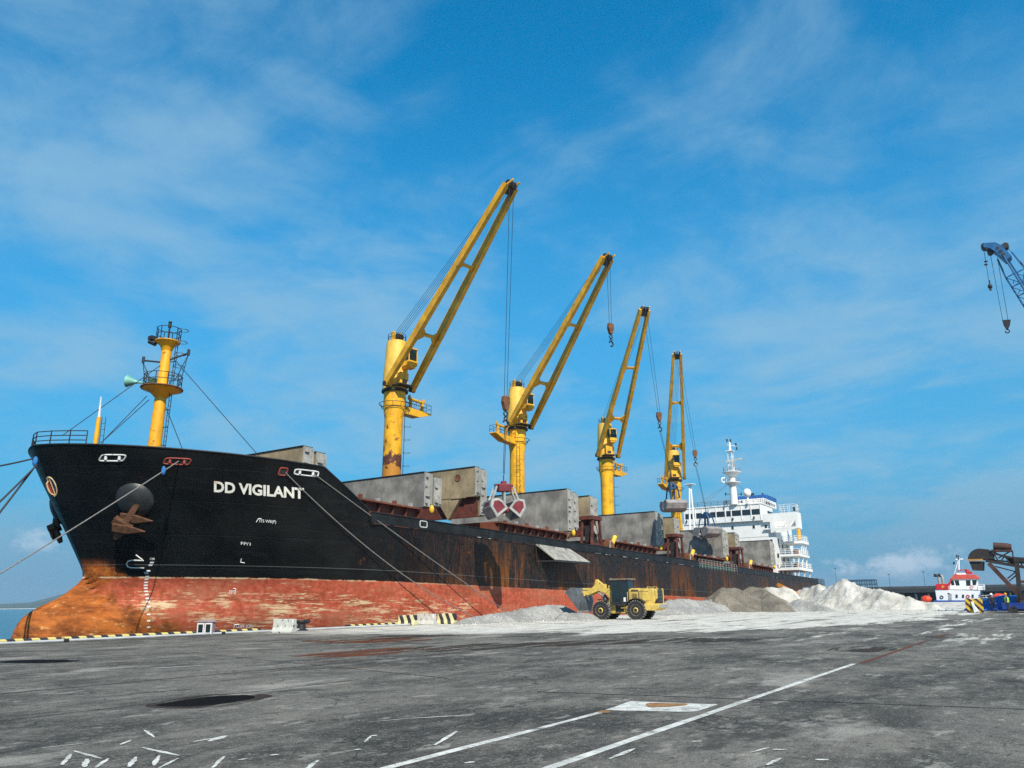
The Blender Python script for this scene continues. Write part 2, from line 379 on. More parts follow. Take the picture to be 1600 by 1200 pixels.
def hull_material():
    m = bpy.data.materials.new('hull_paint'); m.use_nodes = True; t = NT(m.node_tree); p = t.n['Principled BSDF']
    co = t.coord(); X, Y, Z = t.xyz(co)
    nb = t.noise(co, .35, detail=5); nf = t.noise(co, 3.0, detail=8, rough=.65)
    # topside black, browner and streaked aft of the forecastle
    black = t.mix(t.step(nb, .3, .7), (.0035, .004, .0045), (.0095, .010, .0105))
    hz = t.noise(co, 1.2, sc=(.25, .25, 2.2), detail=6, rough=.7)
    black = t.mix(t.mul(t.step(hz, .52, .78), .5), black, (.022, .024, .025))
    aft = t.step(X, 16, 32)
    black = t.mix(t.mul(aft, t.step(nf, .35, .65)), black, (.026, .021, .017))
    st = t.noise(co, 1.9, sc=(1, 1, .11), detail=6, rough=.68, loc=(2, 0, 1))
    st2 = t.noise(co, .16, sc=(1, 1, .7), detail=4, loc=(7.3, 0, 3))
    stm = t.mul(t.mul(t.step(st, .41, .58), t.step(st2, .40, .60)), t.mul(aft, t.step(Z, 8.2, 4.0, .22, 1)))
    srust = t.mix(nf, (.07, .020, .008), (.30, .105, .020))
    black = t.mix(t.mul(stm, .95), black, srust)
    fine = t.mul(t.mul(t.step(t.noise(co, 6.5, sc=(1, 1, .16), detail=7, rough=.7, loc=(5, 2, 9)), .50, .66), .75), t.step(X, 12, 26))
    black = t.mix(fine, black, (.085, .030, .014))
    patch = t.mul(t.step(t.noise(co, .8, sc=(.6, .6, 1.2), detail=8, rough=.7, loc=(4, 8, 4)), .64, .68), t.step(X, 2, 20, .25, .9))
    black = t.mix(patch, black, (.15, .040, .015))
    # bottom red
    red = t.mix(t.step(nf, .3, .7), (.33, .056, .028), (.54, .125, .068))
    rb = t.noise(co, .6, sc=(.5, .5, 1.8), detail=7, rough=.66, loc=(1, 4, 2))
    red = t.mix(t.mul(t.step(rb, .48, .66), .7), red, (.20, .055, .025))
    pk = t.noise(co, .5, sc=(.4, .4, 1.3), detail=6, loc=(11, 4, 2))
    red = t.mix(t.mul(t.step(pk, .52, .7), .5), red, (.42, .16, .09))
    sc = t.add(t.mul(t.noise(co, 1.5, sc=(.36, .36, 2.3), detail=9, rough=.76, loc=(3, 9, 1)), .6), t.mul(t.noise(co, 4.2, sc=(.22, .22, 2.6), detail=8, rough=.75, loc=(6, 1, 1)), .4))
    wl = t.step(t.m('ABSOLUTE', t.m('SUBTRACT', Z, 1.1)), 2.7, .3, 0, .09)
    fx = t.step(X, 44, 8, 0, 1)
    thr = t.m('SUBTRACT', .622, t.add(wl, t.mul(fx, .045)))
    scm = t.mul(t.step(t.m('SUBTRACT', sc, thr), .0, .06), t.step(X, 60, 15, .1, 1))
    scm = t.mul(scm, t.step(t.noise(co, .28, loc=(8, 1, 0)), .36, .54))
    vr = t.mul(t.step(t.noise(co, 2.4, sc=(1, 1, .16), detail=7, rough=.7, loc=(12, 3, 5)), .50, .68), .55)
    red = t.mix(vr, red, (.24, .075, .026))
    red = t.mix(t.mul(scm, .85), red, t.mix(nf, (.60, .42, .20), (.78, .66, .45)))
    lowr = t.mul(t.step(t.add(Z, t.mul(nb, 1.6)), 1.7, .2), .8)
    red = t.mix(t.mul(lowr, t.step(nf, .35, .6)), red, (.20, .055, .018))
    # rusty bulb
    bulbm = t.step(t.add(t.add(X, t.mul(Z, 2.0)), t.mul(t.noise(co, .6, detail=7, rough=.7), 9)), 11.6, 9.4)
    rr = t.noise(co, 1.1, sc=(.5, 1, 1.5), detail=9, rough=.72)
    orange = t.mix(t.step(rr, .3, .7), (.12, .032, .010), (.46, .135, .026))
    orange = t.mix(t.step(t.noise(co, 2.6, sc=(.5, 1, 1.4), detail=8, rough=.7, loc=(2, 2, 2)), .57, .70), orange, (.58, .32, .12))
    orange = t.mix(t.mul(t.step(t.noise(co, .9, sc=(.5, 1, 1.2), detail=8, rough=.75, loc=(5, 2, 7)), .52, .66), .7), orange, (.10, .040, .016))
    red = t.mix(bulbm, red, orange)
    edge = t.add(3.64, t.mul(t.m('SUBTRACT', t.noise(co, 1.1, sc=(1, 1, 0), detail=6, rough=.7), .5), .16))
    below = t.step(t.m('SUBTRACT', edge, Z), -.015, .02)
    c = t.mix(below, black, red)
    stemr = t.mul(t.step(t.add(t.add(X, t.mul(t.m('ABSOLUTE', t.m('SUBTRACT', Z, 3.6)), 1.0)), t.mul(nf, 1.2)), 2.9, 1.9), t.step(Z, 5.0, 4.2))
    c = t.mix(stemr, c, orange)
    cl = t.mul(t.step(t.m('ABSOLUTE', t.m('SUBTRACT', Z, t.m('SUBTRACT', edge, .03))), .075, .02), t.step(t.noise(co, 1.0, detail=6, rough=.7, loc=(6, 6, 6)), .42, .55))
    c = t.mix(t.mul(cl, t.step(X, 30, 5, .1, .85)), c, (.70, .55, .34))
    ll = t.step(t.m('ABSOLUTE', t.m('SUBTRACT', Z, 4.45)), .035, .012)
    c = t.mix(t.mul(ll, .45), c, (.16, .17, .17))
    t.put(p.inputs['Base Color'], c)
    t.put(p.inputs['Roughness'], t.add(.42, t.mul(t.m('MAXIMUM', below, stm), .35)))
    b = t.new('ShaderNodeBump'); b.inputs['Strength'].default_value = .5; b.inputs['Distance'].default_value = .07
    # plate seams and the slight hollows between frames
    sx = t.step(t.m('ABSOLUTE', t.m('SUBTRACT', t.m('FRACT', t.m('DIVIDE', t.add(X, 300), 8.4)), .5)), .0, .006)
    sz = t.step(t.m('ABSOLUTE', t.m('SUBTRACT', t.m('FRACT', t.m('DIVIDE', t.add(Z, 31.2), 2.15)), .5)), .0, .02)
    fr = t.m('SINE', t.mul(X, 2*math.pi/.8))
    h = t.add(t.add(t.mul(t.m('MINIMUM', sx, sz), .5), t.mul(fr, .12)), t.mul(t.noise(co, 1.4, detail=5), .8))
    t.put(b.inputs['Height'], h); t.l.new(b.outputs[0], p.inputs['Normal'])
    p.inputs['Specular IOR Level'].default_value = .14
    MAT['hull_paint'] = m
hull_material()

def ground_material():
    m = bpy.data.materials.new('apron_asphalt'); m.use_nodes = True; t = NT(m.node_tree); p = t.n['Principled BSDF']
    co = t.coord(); X, Y, Z = t.xyz(co)
    agg = t.noise(co, 60, detail=3, rough=.7)
    spk = t.noise(co, 22, detail=5, rough=.75, loc=(5, 5, 0))
    big = t.noise(co, .22, sc=(.55, 1, 1), detail=7, rough=.62)
    mid = t.noise(co, .8, sc=(.7, 1, 1), detail=8, rough=.68, loc=(3, 2, 0))
    c = t.mix(t.step(big, .38, .62), (.050, .045, .037), (.185, .166, .138))
    c = t.mix(t.mul(t.step(mid, .44, .66), .75), c, (.25, .225, .188))
    mot = t.noise(co, 4.5, sc=(.9, 1, 1), detail=7, rough=.75, loc=(6, 1, 0))
    c = t.mix(t.mul(t.step(mot, .50, .66), .65), c, (.28, .252, .21))
    c = t.mix(t.mul(t.step(mot, .46, .34), .7), c, (.040, .035, .029))
    c = t.mix(t.mul(t.step(t.noise(co, .5, sc=(.6, 1.1, 1), detail=8, rough=.7, loc=(9, 4, 0)), .50, .66), .75), c, (.045, .040, .033))
    c = t.mix(t.mul(t.step(spk, .54, .66), .7), c, (.46, .415, .345))
    c = t.mix(t.mul(t.step(agg, .50, .40), .6), c, (.026, .023, .019))
    fl = t.noise(co, 8.5, detail=7, rough=.82, loc=(8, 3, 0)); fd = t.noise(co, 6.0, sc=(.7, 1, 1), detail=7, rough=.8, loc=(1, 13, 0))
    c = t.mix(t.mul(t.step(fd, .55, .63), .75), c, (.030, .027, .022))
    c = t.mix(t.mul(t.step(fl, .585, .65), .8), c, (.50, .45, .375))
    # pale gravel dust trodden out along the quay by the heaps
    dn = t.noise(co, .36, sc=(.22, 1.4, 1), detail=9, rough=.7, loc=(1, 8, 0))
    dx = t.mul(t.step(X, 27, 41), 1.0)
    xr = t.m('MAXIMUM', t.m('SUBTRACT', X, 20), 4.0); y0 = t.add(5.5, t.m('DIVIDE', 4600.0, t.mul(xr, xr)))     # dust reaches farther in beyond the heaps
    dd = t.step(t.m('SUBTRACT', Y, y0), -1.5, 4.5)
    dm = t.mul(dx, t.step(t.add(dd, t.mul(t.m('SUBTRACT', dn, .5), 5.0)), .28, .62))
    trk = t.step(t.noise(co, .5, sc=(.06, 1.5, 1), detail=6, rough=.6, loc=(3, 3, 0)), .56, .66)
    dm = t.mul(dm, t.m('SUBTRACT', 1.0, t.mul(trk, .8)))
    dm2 = t.mul(t.step(dn, .58, .74), t.mul(t.step(Y, 3, 14), .45))
    dust = t.mix(t.step(mid, .3, .7), (.46, .43, .375), (.74, .69, .60))
    c = t.mix(t.m('MAXIMUM', dm, dm2), c, dust)
    lp = t.mul(t.step(t.noise(co, .34, sc=(.6, 1.1, 1), detail=9, rough=.72, loc=(14, 4, 0)), .55, .66), .8)
    c = t.mix(lp, c, t.mix(t.step(agg, .4, .6), (.25, .225, .19), (.46, .42, .355)))
    dk = t.mul(t.step(t.noise(co, .30, sc=(.55, 1.1, 1), detail=9, rough=.72, loc=(3, 17, 0)), .56, .64), .75)
    c = t.mix(dk, c, t.mix(t.step(agg, .4, .6), (.020, .018, .015), (.060, .054, .045)))
    # dry scuffs
    sc = t.noise(co, 1.6, sc=(.55, 1.1, 1), detail=8, rough=.72, loc=(2, 5, 0))
    c = t.mix(t.mul(t.step(sc, .57, .66), .6), c, (.42, .385, .325))
    # rust wash
    rw = t.mul(t.step(t.noise(co, .5, sc=(.22, 1.4, 1), detail=6, rough=.62, loc=(7, 3, 0)), .62, .72), t.mul(t.step(Y, 6, 16), .6))
    c = t.mix(rw, c, (.15, .075, .04))
    vo = t.new('ShaderNodeTexVoronoi', feature='DISTANCE_TO_EDGE'); vo.inputs['Scale'].default_value = .55
    wob = t.new('ShaderNodeVectorMath', operation='ADD'); t.put(wob.inputs[0], co)
    nz = t.new('ShaderNodeTexNoise'); nz.inputs['Scale'].default_value = 1.3; nz.inputs['Detail'].default_value = 5; t.put(nz.inputs['Vector'], co); t.put(wob.inputs[1], nz.outputs['Color'])
    t.put(vo.inputs['Vector'], wob.outputs[0])
    crk = t.mul(t.step(vo.outputs['Distance'], .012, .004), t.step(t.noise(co, .35, loc=(5, 9, 0)), .50, .56))
    c = t.mix(t.mul(crk, .8), c, (.02, .018, .015))
    t.put(p.inputs['Base Color'], c); t.put(p.inputs['Roughness'], t.step(mid, .2, .8, .78, .95))
    p.inputs['Specular IOR Level'].default_value = .3
    b = t.new('ShaderNodeBump'); b.inputs['Strength'].default_value = .8; b.inputs['Distance'].default_value = .03
    t.put(b.inputs['Height'], t.add(t.mul(agg, .6), t.add(spk, mid))); t.l.new(b.outputs[0], p.inputs['Normal'])
    MAT['apron_asphalt'] = m
ground_material()

def gravel(name, c0, c1, pale=.5, dk=.34):
    m = bpy.data.materials.new(name); m.use_nodes = True; t = NT(m.node_tree); p = t.n['Principled BSDF']
    co = t.coord(); X, Y, Z = t.xyz(co)
    g = t.noise(co, 13, detail=6, rough=.75); b0 = t.noise(co, .5, sc=(1, 1, .6), detail=7, rough=.6)
    c = t.mix(t.step(b0, .32, .68), c0, c1)
    c = t.mix(t.mul(t.step(g, .54, .44), .75), c, tuple(k*dk for k in c0))
    g2 = t.noise(co, 7, detail=7, rough=.8, loc=(3, 1, 2)); c = t.mix(t.mul(t.step(g2, .57, .64), .6), c, tuple(min(.8, k*1.5) for k in c1))
    c = t.mix(t.mul(t.step(g2, .43, .36), .6), c, tuple(k*dk*1.2 for k in c0))
    rill = t.noise(co, 1.5, sc=(1, 1, .15), detail=6, rough=.7, loc=(4, 4, 4))
    c = t.mix(t.mul(t.step(rill, .56, .74), pale), c, (.62, .61, .57))
    t.put(p.inputs['Base Color'], c); p.inputs['Roughness'].default_value = .95; p.inputs['Specular IOR Level'].default_value = .2
    b = t.new('ShaderNodeBump'); b.inputs['Strength'].default_value = .9; b.inputs['Distance'].default_value = .10
    t.put(b.inputs['Height'], t.add(g, t.mul(rill, 1.2))); t.l.new(b.outputs[0], p.inputs['Normal'])
    MAT[name] = m
gravel('gravel_grey', (.34, .325, .295), (.52, .50, .46), .4, .36)
gravel('gravel_brown', (.20, .172, .132), (.32, .28, .22), .18)
gravel('gravel_white', (.44, .41, .35), (.80, .77, .70), .6, .62)

def wet(name, col, rough=.08, thr=.42):
    m = bpy.data.materials.new(name); m.use_nodes = True; t = NT(m.node_tree); p = t.n['Principled BSDF']
    co = t.coord(); n = t.noise(co, .8, sc=(.5, 1, 1), detail=6, rough=.7)
    t.put(p.inputs['Base Color'], t.mix(n, tuple(k*.5 for k in col), col))
    t.put(p.inputs['Roughness'], t.step(n, .35, .7, rough, rough+.4)); p.inputs['Specular IOR Level'].default_value = .08
    n2 = t.noise(co, .9, sc=(.22, 1.6, 1), detail=8, rough=.68, loc=(2, 7, 0))
    t.put(p.inputs['Alpha'], t.step(n2, thr, thr+.07)); MAT[name] = m
wet('puddle_oil', (.008, .006, .005), .75, .27); wet('puddle_rust', (.17, .055, .020), .40, .44); wet('puddle_brown', (.060, .042, .030), .45, .46)

def water_material():
    m = bpy.data.materials.new('sea_water'); m.use_nodes = True; t = NT(m.node_tree); p = t.n['Principled BSDF']
    co = t.coord(); n = t.noise(co, .02, sc=(1, 2.2, 1), detail=6)
    t.put(p.inputs['Base Color'], t.mix(n, (.004, .055, .085), (.012, .10, .13)))
    p.inputs['Roughness'].default_value = .18
    b = t.new('ShaderNodeBump'); b.inputs['Strength'].default_value = 1.0; b.inputs['Distance'].default_value = .5
    t.put(b.inputs['Height'], t.add(t.noise(co, .45, sc=(.6, 1, 1), detail=6, rough=.6), t.mul(t.noise(co, .06, detail=3), 2)))
    t.l.new(b.outputs[0], p.inputs['Normal']); MAT['sea_water'] = m
water_material()
surf('hill_green', (.045, .075, .035), .95, var=.4, vscale=.004)

# ================================================================== THE SETTING
QE = 41.75                                   # quay edge
SEA = -2.5
apron = MB().bb(-400, 245, -500, QE, -8, 0).build('quay_apron', 'apron_asphalt'); tag(apron, 'grey weathered asphalt quay apron', None, kind='structure')
q = MB(); q._add([(-6800, -6800, SEA), (6800, -6800, SEA), (6800, 6800, SEA), (-6800, 6800, SEA)], [(0, 1, 2, 3)])
tag(q.build('sea', 'sea_water'), 'blue green harbour water', kind='structure')

def ridge(name, pts, depth, label):
    """far hill: silhouette heights along a line, with front and back slopes"""
    mb = MB(); n = len(pts); rows = []
    rnd = random.Random(3)
    for k, (f, hs) in enumerate(((-1, 0), (-.55, .45), (-.25, .8), (0, 1), (.4, .6), (1, 0))):
        row = []
        for (x, y, h) in pts:
            d = Vector((x, y, 0)).normalized(); row.append(Vector((x, y, 0))+d*f*depth+Vector((0, 0, SEA-.5+(h-SEA)*hs*(1+rnd.uniform(-.06, .06)))))
        rows.append(row)
    mb.grid(lambda i, j: rows[j][i], n-1, 5)
    o = mb.build(name, 'hill_green', smooth=True); tag(o, label, kind='structure'); return o
hp = []
for i in range(60):
    a = R(150-i*2.0); d = 5200
    h = 62+34*math.sin(i*.55+1)+18*math.sin(i*1.3)+9*math.sin(i*2.9)
    hp.append((d*math.cos(a), d*math.sin(a), max(8, h)))
ridge('hills', hp, 900, 'low hazy hills across the water')
hp = [(x*.72, y*.72, max(4, (h-34)*.42)) for (x, y, h) in hp]
ridge('hills', hp, 300, 'low dark shore in front of the hazy hills')
# pale beach at the foot of the shore
mb = MB(); bp_ = [Vector((x, y, 0))*(1-320/3744) for (x, y, h) in hp]
mb.grid(lambda i, j: bp_[i]*(1-.004*j)+Vector((0, 0, SEA+(2.2, .2)[j])), len(bp_)-1, 1)
tag(mb.build('beach', 'concrete_pale'), 'thin pale beach line at the far shore', kind='structure')

# joints, markings, puddles: sheets on the apron
def sheet(name, pts, mat, z=.004, parent=apron, label=None):
    mb = MB(); mb._add([(p[0], p[1], z) for p in pts], [tuple(range(len(pts)))])
    o = mb.build(name, mat, parent)
    if label: o['label'] = label
    return o
def gz(px, py): p = onZ(px, py); return (p.x, p.y)
def strip(name, x0, x1, y, wd, mat, z=.004, jag=.0, label=None):
    n = max(2, int((x1-x0)/1.2)); rnd = random.Random(int(x0*7+y*13)); up_, dn_ = [], []
    for i in range(n+1):
        x = x0+(x1-x0)*i/n
        up_.append((x, y+wd/2+rnd.uniform(-jag, jag))); dn_.append((x, y-wd/2+rnd.uniform(-jag, jag)))
    return sheet(name, dn_+up_[::-1], mat, z, label=label)
strip('painted_line', -40, 22.6, 4.62, .13, 'paint_line', .004, .010, 'long white painted lane line')
strip('painted_line', -40, 11.6, 6.08, .12, 'paint_line', .004, .012, 'white painted line ending in a box')
sheet('painted_box', [gz(945, 1110), gz(1085, 1113), gz(1122, 1101), gz(985, 1096)], 'paint_line', .005, label='white painted box with a rusty patch')
def blob(name, px, mat, z, wob=.12, label=None, n=5):
    """outline through picked ground points, roughened"""
    pts = [Vector((*gz(*p), 0)) for p in px]; out = []; rnd = random.Random(len(px)*int(px[0][0]))
    k = len(pts)
    for i in range(k):
        a, b, c_, d = pts[i-1], pts[i], pts[(i+1) % k], pts[(i+2) % k]
        for s_ in range(n):
            u = s_/n
            p = .5*((2*b)+(c_-a)*u+(2*a-5*b+4*c_-d)*u*u+(-a+3*b-3*c_+d)*u**3)
            L = (c_-b).length*wob*.5
            out.append((p.x+rnd.uniform(-L, L), p.y+rnd.uniform(-L, L)*.5))
    return sheet(name, out, mat, z, label=label)
blob('rust_patch', [(1010, 1103), (1020, 1106), (1068, 1103), (1072, 1100), (1045, 1099.5), (1014, 1099)], 'rust_flake', .009, label='rusty patch on the painted box')
blob('rust_patch', [(935, 1113), (950, 1115), (953, 1112), (940, 1111)], 'rust_flake', .009)
blob('stain', [(225, 1103), (300, 1107), (370, 1101), (425, 1088), (390, 1083), (310, 1087)], 'puddle_brown', .0025, .08)
blob('puddle', [(243, 1102), (300, 1104), (360, 1098), (398, 1090), (380, 1086), (320, 1090)], 'puddle_oil', .004, .08, 'dark oily puddle in the foreground')
blob('puddle', [(0, 1035.5), (70, 1036), (125, 1033), (90, 1031), (20, 1032)], 'puddle_oil', .004, .1)
blob('puddle', [(455, 1025), (520, 1027), (640, 1020), (690, 1013), (620, 1012), (520, 1019)], 'puddle_rust', .004, .10, 'rust red puddle')
blob('puddle', [(470, 1001.5), (560, 1005), (660, 1001), (668, 998), (590, 997)], 'puddle_rust', .004, .10)
blob('puddle', [(600, 1017), (700, 1018), (800, 1013), (950, 1007), (1140, 1003), (1210, 999), (1060, 997), (850, 1003), (700, 1008)], 'puddle_brown', .0045, .10, 'long dark brown wet stain')
blob('puddle', [(540, 1001), (640, 997), (700, 994), (720, 991.5), (600, 994)], 'puddle_brown', .0045, .12)
blob('puddle', [(1290, 1016), (1370, 1019), (1400, 1013), (1340, 1010)], 'puddle_brown', .004, .12)
def joint(px, wd, label=None):
    a = Vector((*gz(*px[0]), 0)); b = Vector((*gz(*px[1]), 0)); d = (b-a).normalized(); nrm = Vector((-d.y, d.x, 0))
    rnd = random.Random(5); n = 40; A, B = [], []
    for i in range(n+1):
        p = a.lerp(b, i/n)+nrm*rnd.uniform(-.02, .02)
        A.append(p+nrm*wd*rnd.uniform(.3, .7)); B.append(p-nrm*wd*rnd.uniform(.3, .7))
    return sheet('slab_joint', [tuple(p[:2]) for p in A+B[::-1]], 'joint_dark', .006, label=label)
joint([(-60, 1090), (820, 1010)], .07, 'long dark joint between slabs')
joint([(840, 1081), (1700, 1112)], .05)
joint([(220, 1083), (300, 1077)], .05); joint([(-80, 1136), (560, 1062)], .035); joint([(300, 1020), (700, 1060)], .04); joint([(1000, 1010), (1500, 1030)], .04)
sheet('rust_line', [gz(1340, 1037), gz(1351, 1036), gz(1482, 991), gz(1475, 991)], 'puddle_rust', .0055)
# pale paint splashes and scratches in the foreground
rs = random.Random(12)
for (px, py, ln, wd, a) in [(105, 1186, .8, .055, 84), (133, 1179, .9, .05, 112), (134, 1192, .6, .07, 88), (161, 1192, .6, .05, 78), (208, 1190, .7, .065, 84), (246, 1174, 1.0, .06, 118), (245, 1188, .7, .05, 86),
                            (266, 1192, .6, .04, 70), (342, 1154, .5, .11, 60), (343, 1190, .75, .045, 80), (489, 1195, .6, .06, 76), (232, 1146, .9, .05, 100), (198, 1160, .4, .05, 70), (318, 1157, .3, .05, 40),
                            (105, 1165, .55, .02, 12), (695, 1120, 1.0, .05, 14), (620, 1125, .8, .03, 22), (700, 1152, 1.2, .06, 75), (976, 1177, .8, .06, 66), (575, 1155, .5, .04, 80),
                            (1090, 1159, .14, .05, 20), (1128, 1137, .10, .04, 20), (1190, 1172, .5, .03, 60), (1220, 1172, .18, .06, 10), (1286, 1188, .16, .07, 10), (1211, 1190, .5, .05, 70),
                            (280, 1042, 1.8, .12, 14), (170, 1048, 1.6, .08, -8), (735, 1192, .14, .06, 30), (585, 1150, .1, .06, 15), (430, 1180, .12, .05, 15), (380, 1187, .12, .05, 25), (560, 1172, .09, .05, 5)]:
    x, y = gz(px, py); A = math.atan2(y, x)-math.pi/2+R(a); k = 8; wd *= 1.35; pts = []
    for i in range(k*2):
        t_ = i/k if i < k else (2*k-1-i)/k
        off = wd*(.3+.7*math.sin(math.pi*min(1, t_+.08)))*rs.uniform(.5, 1.1)*(1 if i < k else -1)*.5
        u = (t_-.5)*ln; pts.append((x+math.cos(A)*u-math.sin(A)*off, y+math.sin(A)*u+math.cos(A)*off))
    sheet('paint_splash', pts, 'paint_line', .0075)
# striped kerb along the quay edge
kx = -36.0
for (a, b) in [(-36, -28), (-28, -20), (-20, -12), (-12, -4), (-4, 4), (4, 12.9), (12.9, 21.85), (21.95, 29.4), (30.7, 34.0), (41.4, 46.6)]:
    mb = MB(); mb.prism([(0, 0), (.34, 0), (.34, .2), (.30, .24), (.06, .24), (0, .17)], (a+.03, 41.2, .0), (0, 1, 0), (0, 0, 1), b-a-.06)
    mb.build('kerb_block', 'kerb_stripe', apron)

# ================================================================== THE SHIP
def lerp(a, b, t): return a+(b-a)*t
def clamp(t, a=0., b=1.): return max(a, min(b, t))
def sm(t): t = clamp(t); return t*t*(3-2*t)
def table(tb, z):
    if z <= tb[0][0]: return tb[0][1]
    for (a, u), (b, v) in zip(tb, tb[1:]):
        if z <= b: return lerp(u, v, (z-a)/(b-a))
    return tb[-1][1]
STEM = [(-6, 28.05), (-4.5, 27.05), (-3, 26.45), (-1.5, 26.3), (-.3, 26.4), (.36, 26.53), (.86, 26.77), (1.25, 27.15), (1.55, 27.6), (1.85, 28.15), (2.1, 28.7), (2.45, 29.2),
        (2.85, 29.65), (3.3, 30.15), (3.75, 30.40), (4.2, 30.32), (5, 29.86), (7.9, 28.15), (10.2, 26.75), (11.0, 26.3), (12.03, 25.7)]
def xs(z): return table(STEM, z)
def hb(x, z):                                # half breadth of the hull
    if z >= 3.75:
        s = clamp((z-3.75)/7.4)**.9
        L = lerp(21, 17, s); n = lerp(2.0, 1.85, s); im = lerp(.80, .70, s)
        t = clamp((x-xs(z))/L); b = 12.95*(1-(1-t)**n)**im
    else:
        k = sm((3.75-z)/3.3); x0 = 30.4+.55*(3.75-z)
        t = clamp((x-x0)/(21+.5*(3.75-z))); be = 12.95*(1-(1-t)**2)**(.80+.06*(3.75-z))
        u = clamp((x-xs(z))/6.5); bbu = 2.5*k*math.sqrt(max(0, 1-(1-u)**2))
        b = be+bbu*(1-be/12.95)
    if x > 182: b *= 1-.06*((x-182)/10)**2
    return b
def on_hull(x, z, off=.02): return Vector((x, CL-hb(x, z)-off, z))
def hull_hit(px, py):
    def inside(Y):
        p = sY(px, py, Y); return p.x > xs(p.z) and Y >= CL-hb(p.x, p.z)
    Y = 42.6
    while Y < 56 and not inside(Y): Y += .08
    if Y >= 56: return sY(px, py, CL)
    lo_, hi_ = Y-.08, Y
    for _ in range(9):
        m_ = (lo_+hi_)/2
        if inside(m_): hi_ = m_
        else: lo_ = m_
    return sY(px, py, hi_)
SHEER = [(25.7, 12.03), (40.0, 11.45), (44.6, 8.78), (44.65, 7.8), (400, 7.8)]
def sheer(x): return table(SHEER, x)

ship = thing('cargo_ship', 'black and red rust-streaked bulk cargo ship moored along the quay', 'ship', SHIP_O)
ship.rotation_euler = (0, TH, 0)
def sp(mb, name, mat, parent=None, smooth=False, bevel=0, label=None):
    o = mb.build(name, mat, parent or ship, SHIP_O, smooth, bevel)
    if label: o['label'] = label
    return o

# --- hull
XT = [40.05, 41.5, 43.0, 44.55, 44.66, 46, 48, 50, 52, 54, 57, 60, 70, 85, 100, 115, 130, 145, 160, 172, 182, 186, 190, 192.3]
NB = 44
low = [-6, -4.5, -3.4, -2.4, -1.6, -.9, -.3, .2, .6, 1.0, 1.3, 1.6, 1.9, 2.2, 2.5, 2.85, 3.2, 3.5, 3.75, 4.1, 4.6, 5.4, 6.2, 7.0, 7.8]
upf = [.12, .25, .4, .55, .7, .85, 1.0]
def hull_pt(i, j, side):
    if j < len(low): z0 = low[j]
    else: z0 = 7.8+upf[j-len(low)]*(12.03-7.8)
    x0 = xs(z0)
    x = x0+(40.0-x0)*(i/NB)**1.7 if i <= NB else XT[i-NB-1]
    z = z0 if j < len(low) else 7.8+upf[j-len(low)]*(sheer(x)-7.8)
    y = hb(x, z) if j < len(low) or x < 40 else hb(x, z)
    if i == 0: y = 0
    return Vector((x, CL-side*y, z))
hull = MB()
for side in (1, -1):
    NU, NV = NB+len(XT), len(low)+len(upf)-1
    q = [hull_pt(i, j, side) for j in range(NV+1) for i in range(NU+1)]; W = NU+1; fs = []
    for j in range(NV):
        for i in range(NU):
            if j >= len(low)-1 and i >= NB+5: continue
            f = (j*W+i, j*W+i+1, (j+1)*W+i+1, (j+1)*W+i); fs.append(f if side == 1 else f[::-1])
    hull._add(q, fs)
tr = [hull_pt(NB+len(XT), j, 1) for j in range(len(low))]; tl = [hull_pt(NB+len(XT), j, -1) for j in range(len(low))]
hull._add(tr+tl[::-1], [tuple(range(2*len(low)))])
hull_o = sp(hull, 'hull', 'hull_paint', smooth=True)
# rail along the top of the forecastle bulwark
rail = MB(); pts = []
for side in (-1, 1):
    seq = []
    for i in range(0, 60):
        x = 25.7+(40-25.7)*(i/59)**1.8; seq.append(Vector((x, CL-side*hb(x, sheer(x)), sheer(x)+.03)))
    seq += [Vector((42.3, CL-side*hb(42.3, 10.2), 10.15)), Vector((44.6, CL-side*hb(44.6, 8.8), 8.80))]
    pts = pts+seq[::-1] if side == -1 else pts+seq[1:]
rail.path(pts, .07, 6); sp(rail, 'bulwark_rail', 'bulwark_black', hull_o, True)
# forecastle deck, main deck
mb = MB(); L_ = []; R_ = []
for i in range(30):
    x = 26.3+(40.5-26.3)*(i/29)**1.5; L_.append((x, CL-max(.02, hb(x, 10.3)-.1), 10.3)); R_.append((x, CL+max(.02, hb(x, 10.3)-.1), 10.3))
mb._add(L_+R_[::-1], [tuple(range(60))]); sp(mb, 'forecastle_deck', 'deck_red')
sp(MB().bb(40.3, 40.45, CL-10.2, CL+10.2, 7.81, 10.28), 'forecastle_bulkhead', 'bulwark_black')
sp(MB().bb(44.7, 192, CL-12.1, CL+12.1, 7.6, 7.8), 'main_deck', 'deck_red')
# --- bulwark strips amidships with freeing slots below
def bulwark(x0, x1, side):
    y = CL-side*12.97; mb = MB()
    mb.bb(x0, x1, y-.04, y+.04, 7.90, 8.66)
    sp(mb, 'bulwark', 'bulwark_black')
    b = ship.children[-1]
    m2 = MB(); m2.bb(x0, x1, y-.10, y+.12, 8.663, 8.73)
    n = int((x1-x0)/2.4)
    for i in range(n+1): m2.bb(x0+i*2.4+.2, x0+i*2.4+.28, y+.044*side, y+.5*side, 7.803, 8.65) if side == 1 else m2.bb(x0+i*2.4+.2, x0+i*2.4+.28, y-.5, y-.044, 7.803, 8.65)
    sp(m2, 'bulwark_stay', 'bulwark_black', b)
bulwark(44.75, 113.0, 1); bulwark(130.2, 183, 1); bulwark(44.75, 183, -1)
mb = MB(); mb.bb(44.75, 113, CL-12.99, CL-12.9, 7.80, 7.86); mb.bb(130.2, 183, CL-12.99, CL-12.9, 7.80, 7.86); sp(mb, 'sheer_strake', 'bulwark_black')
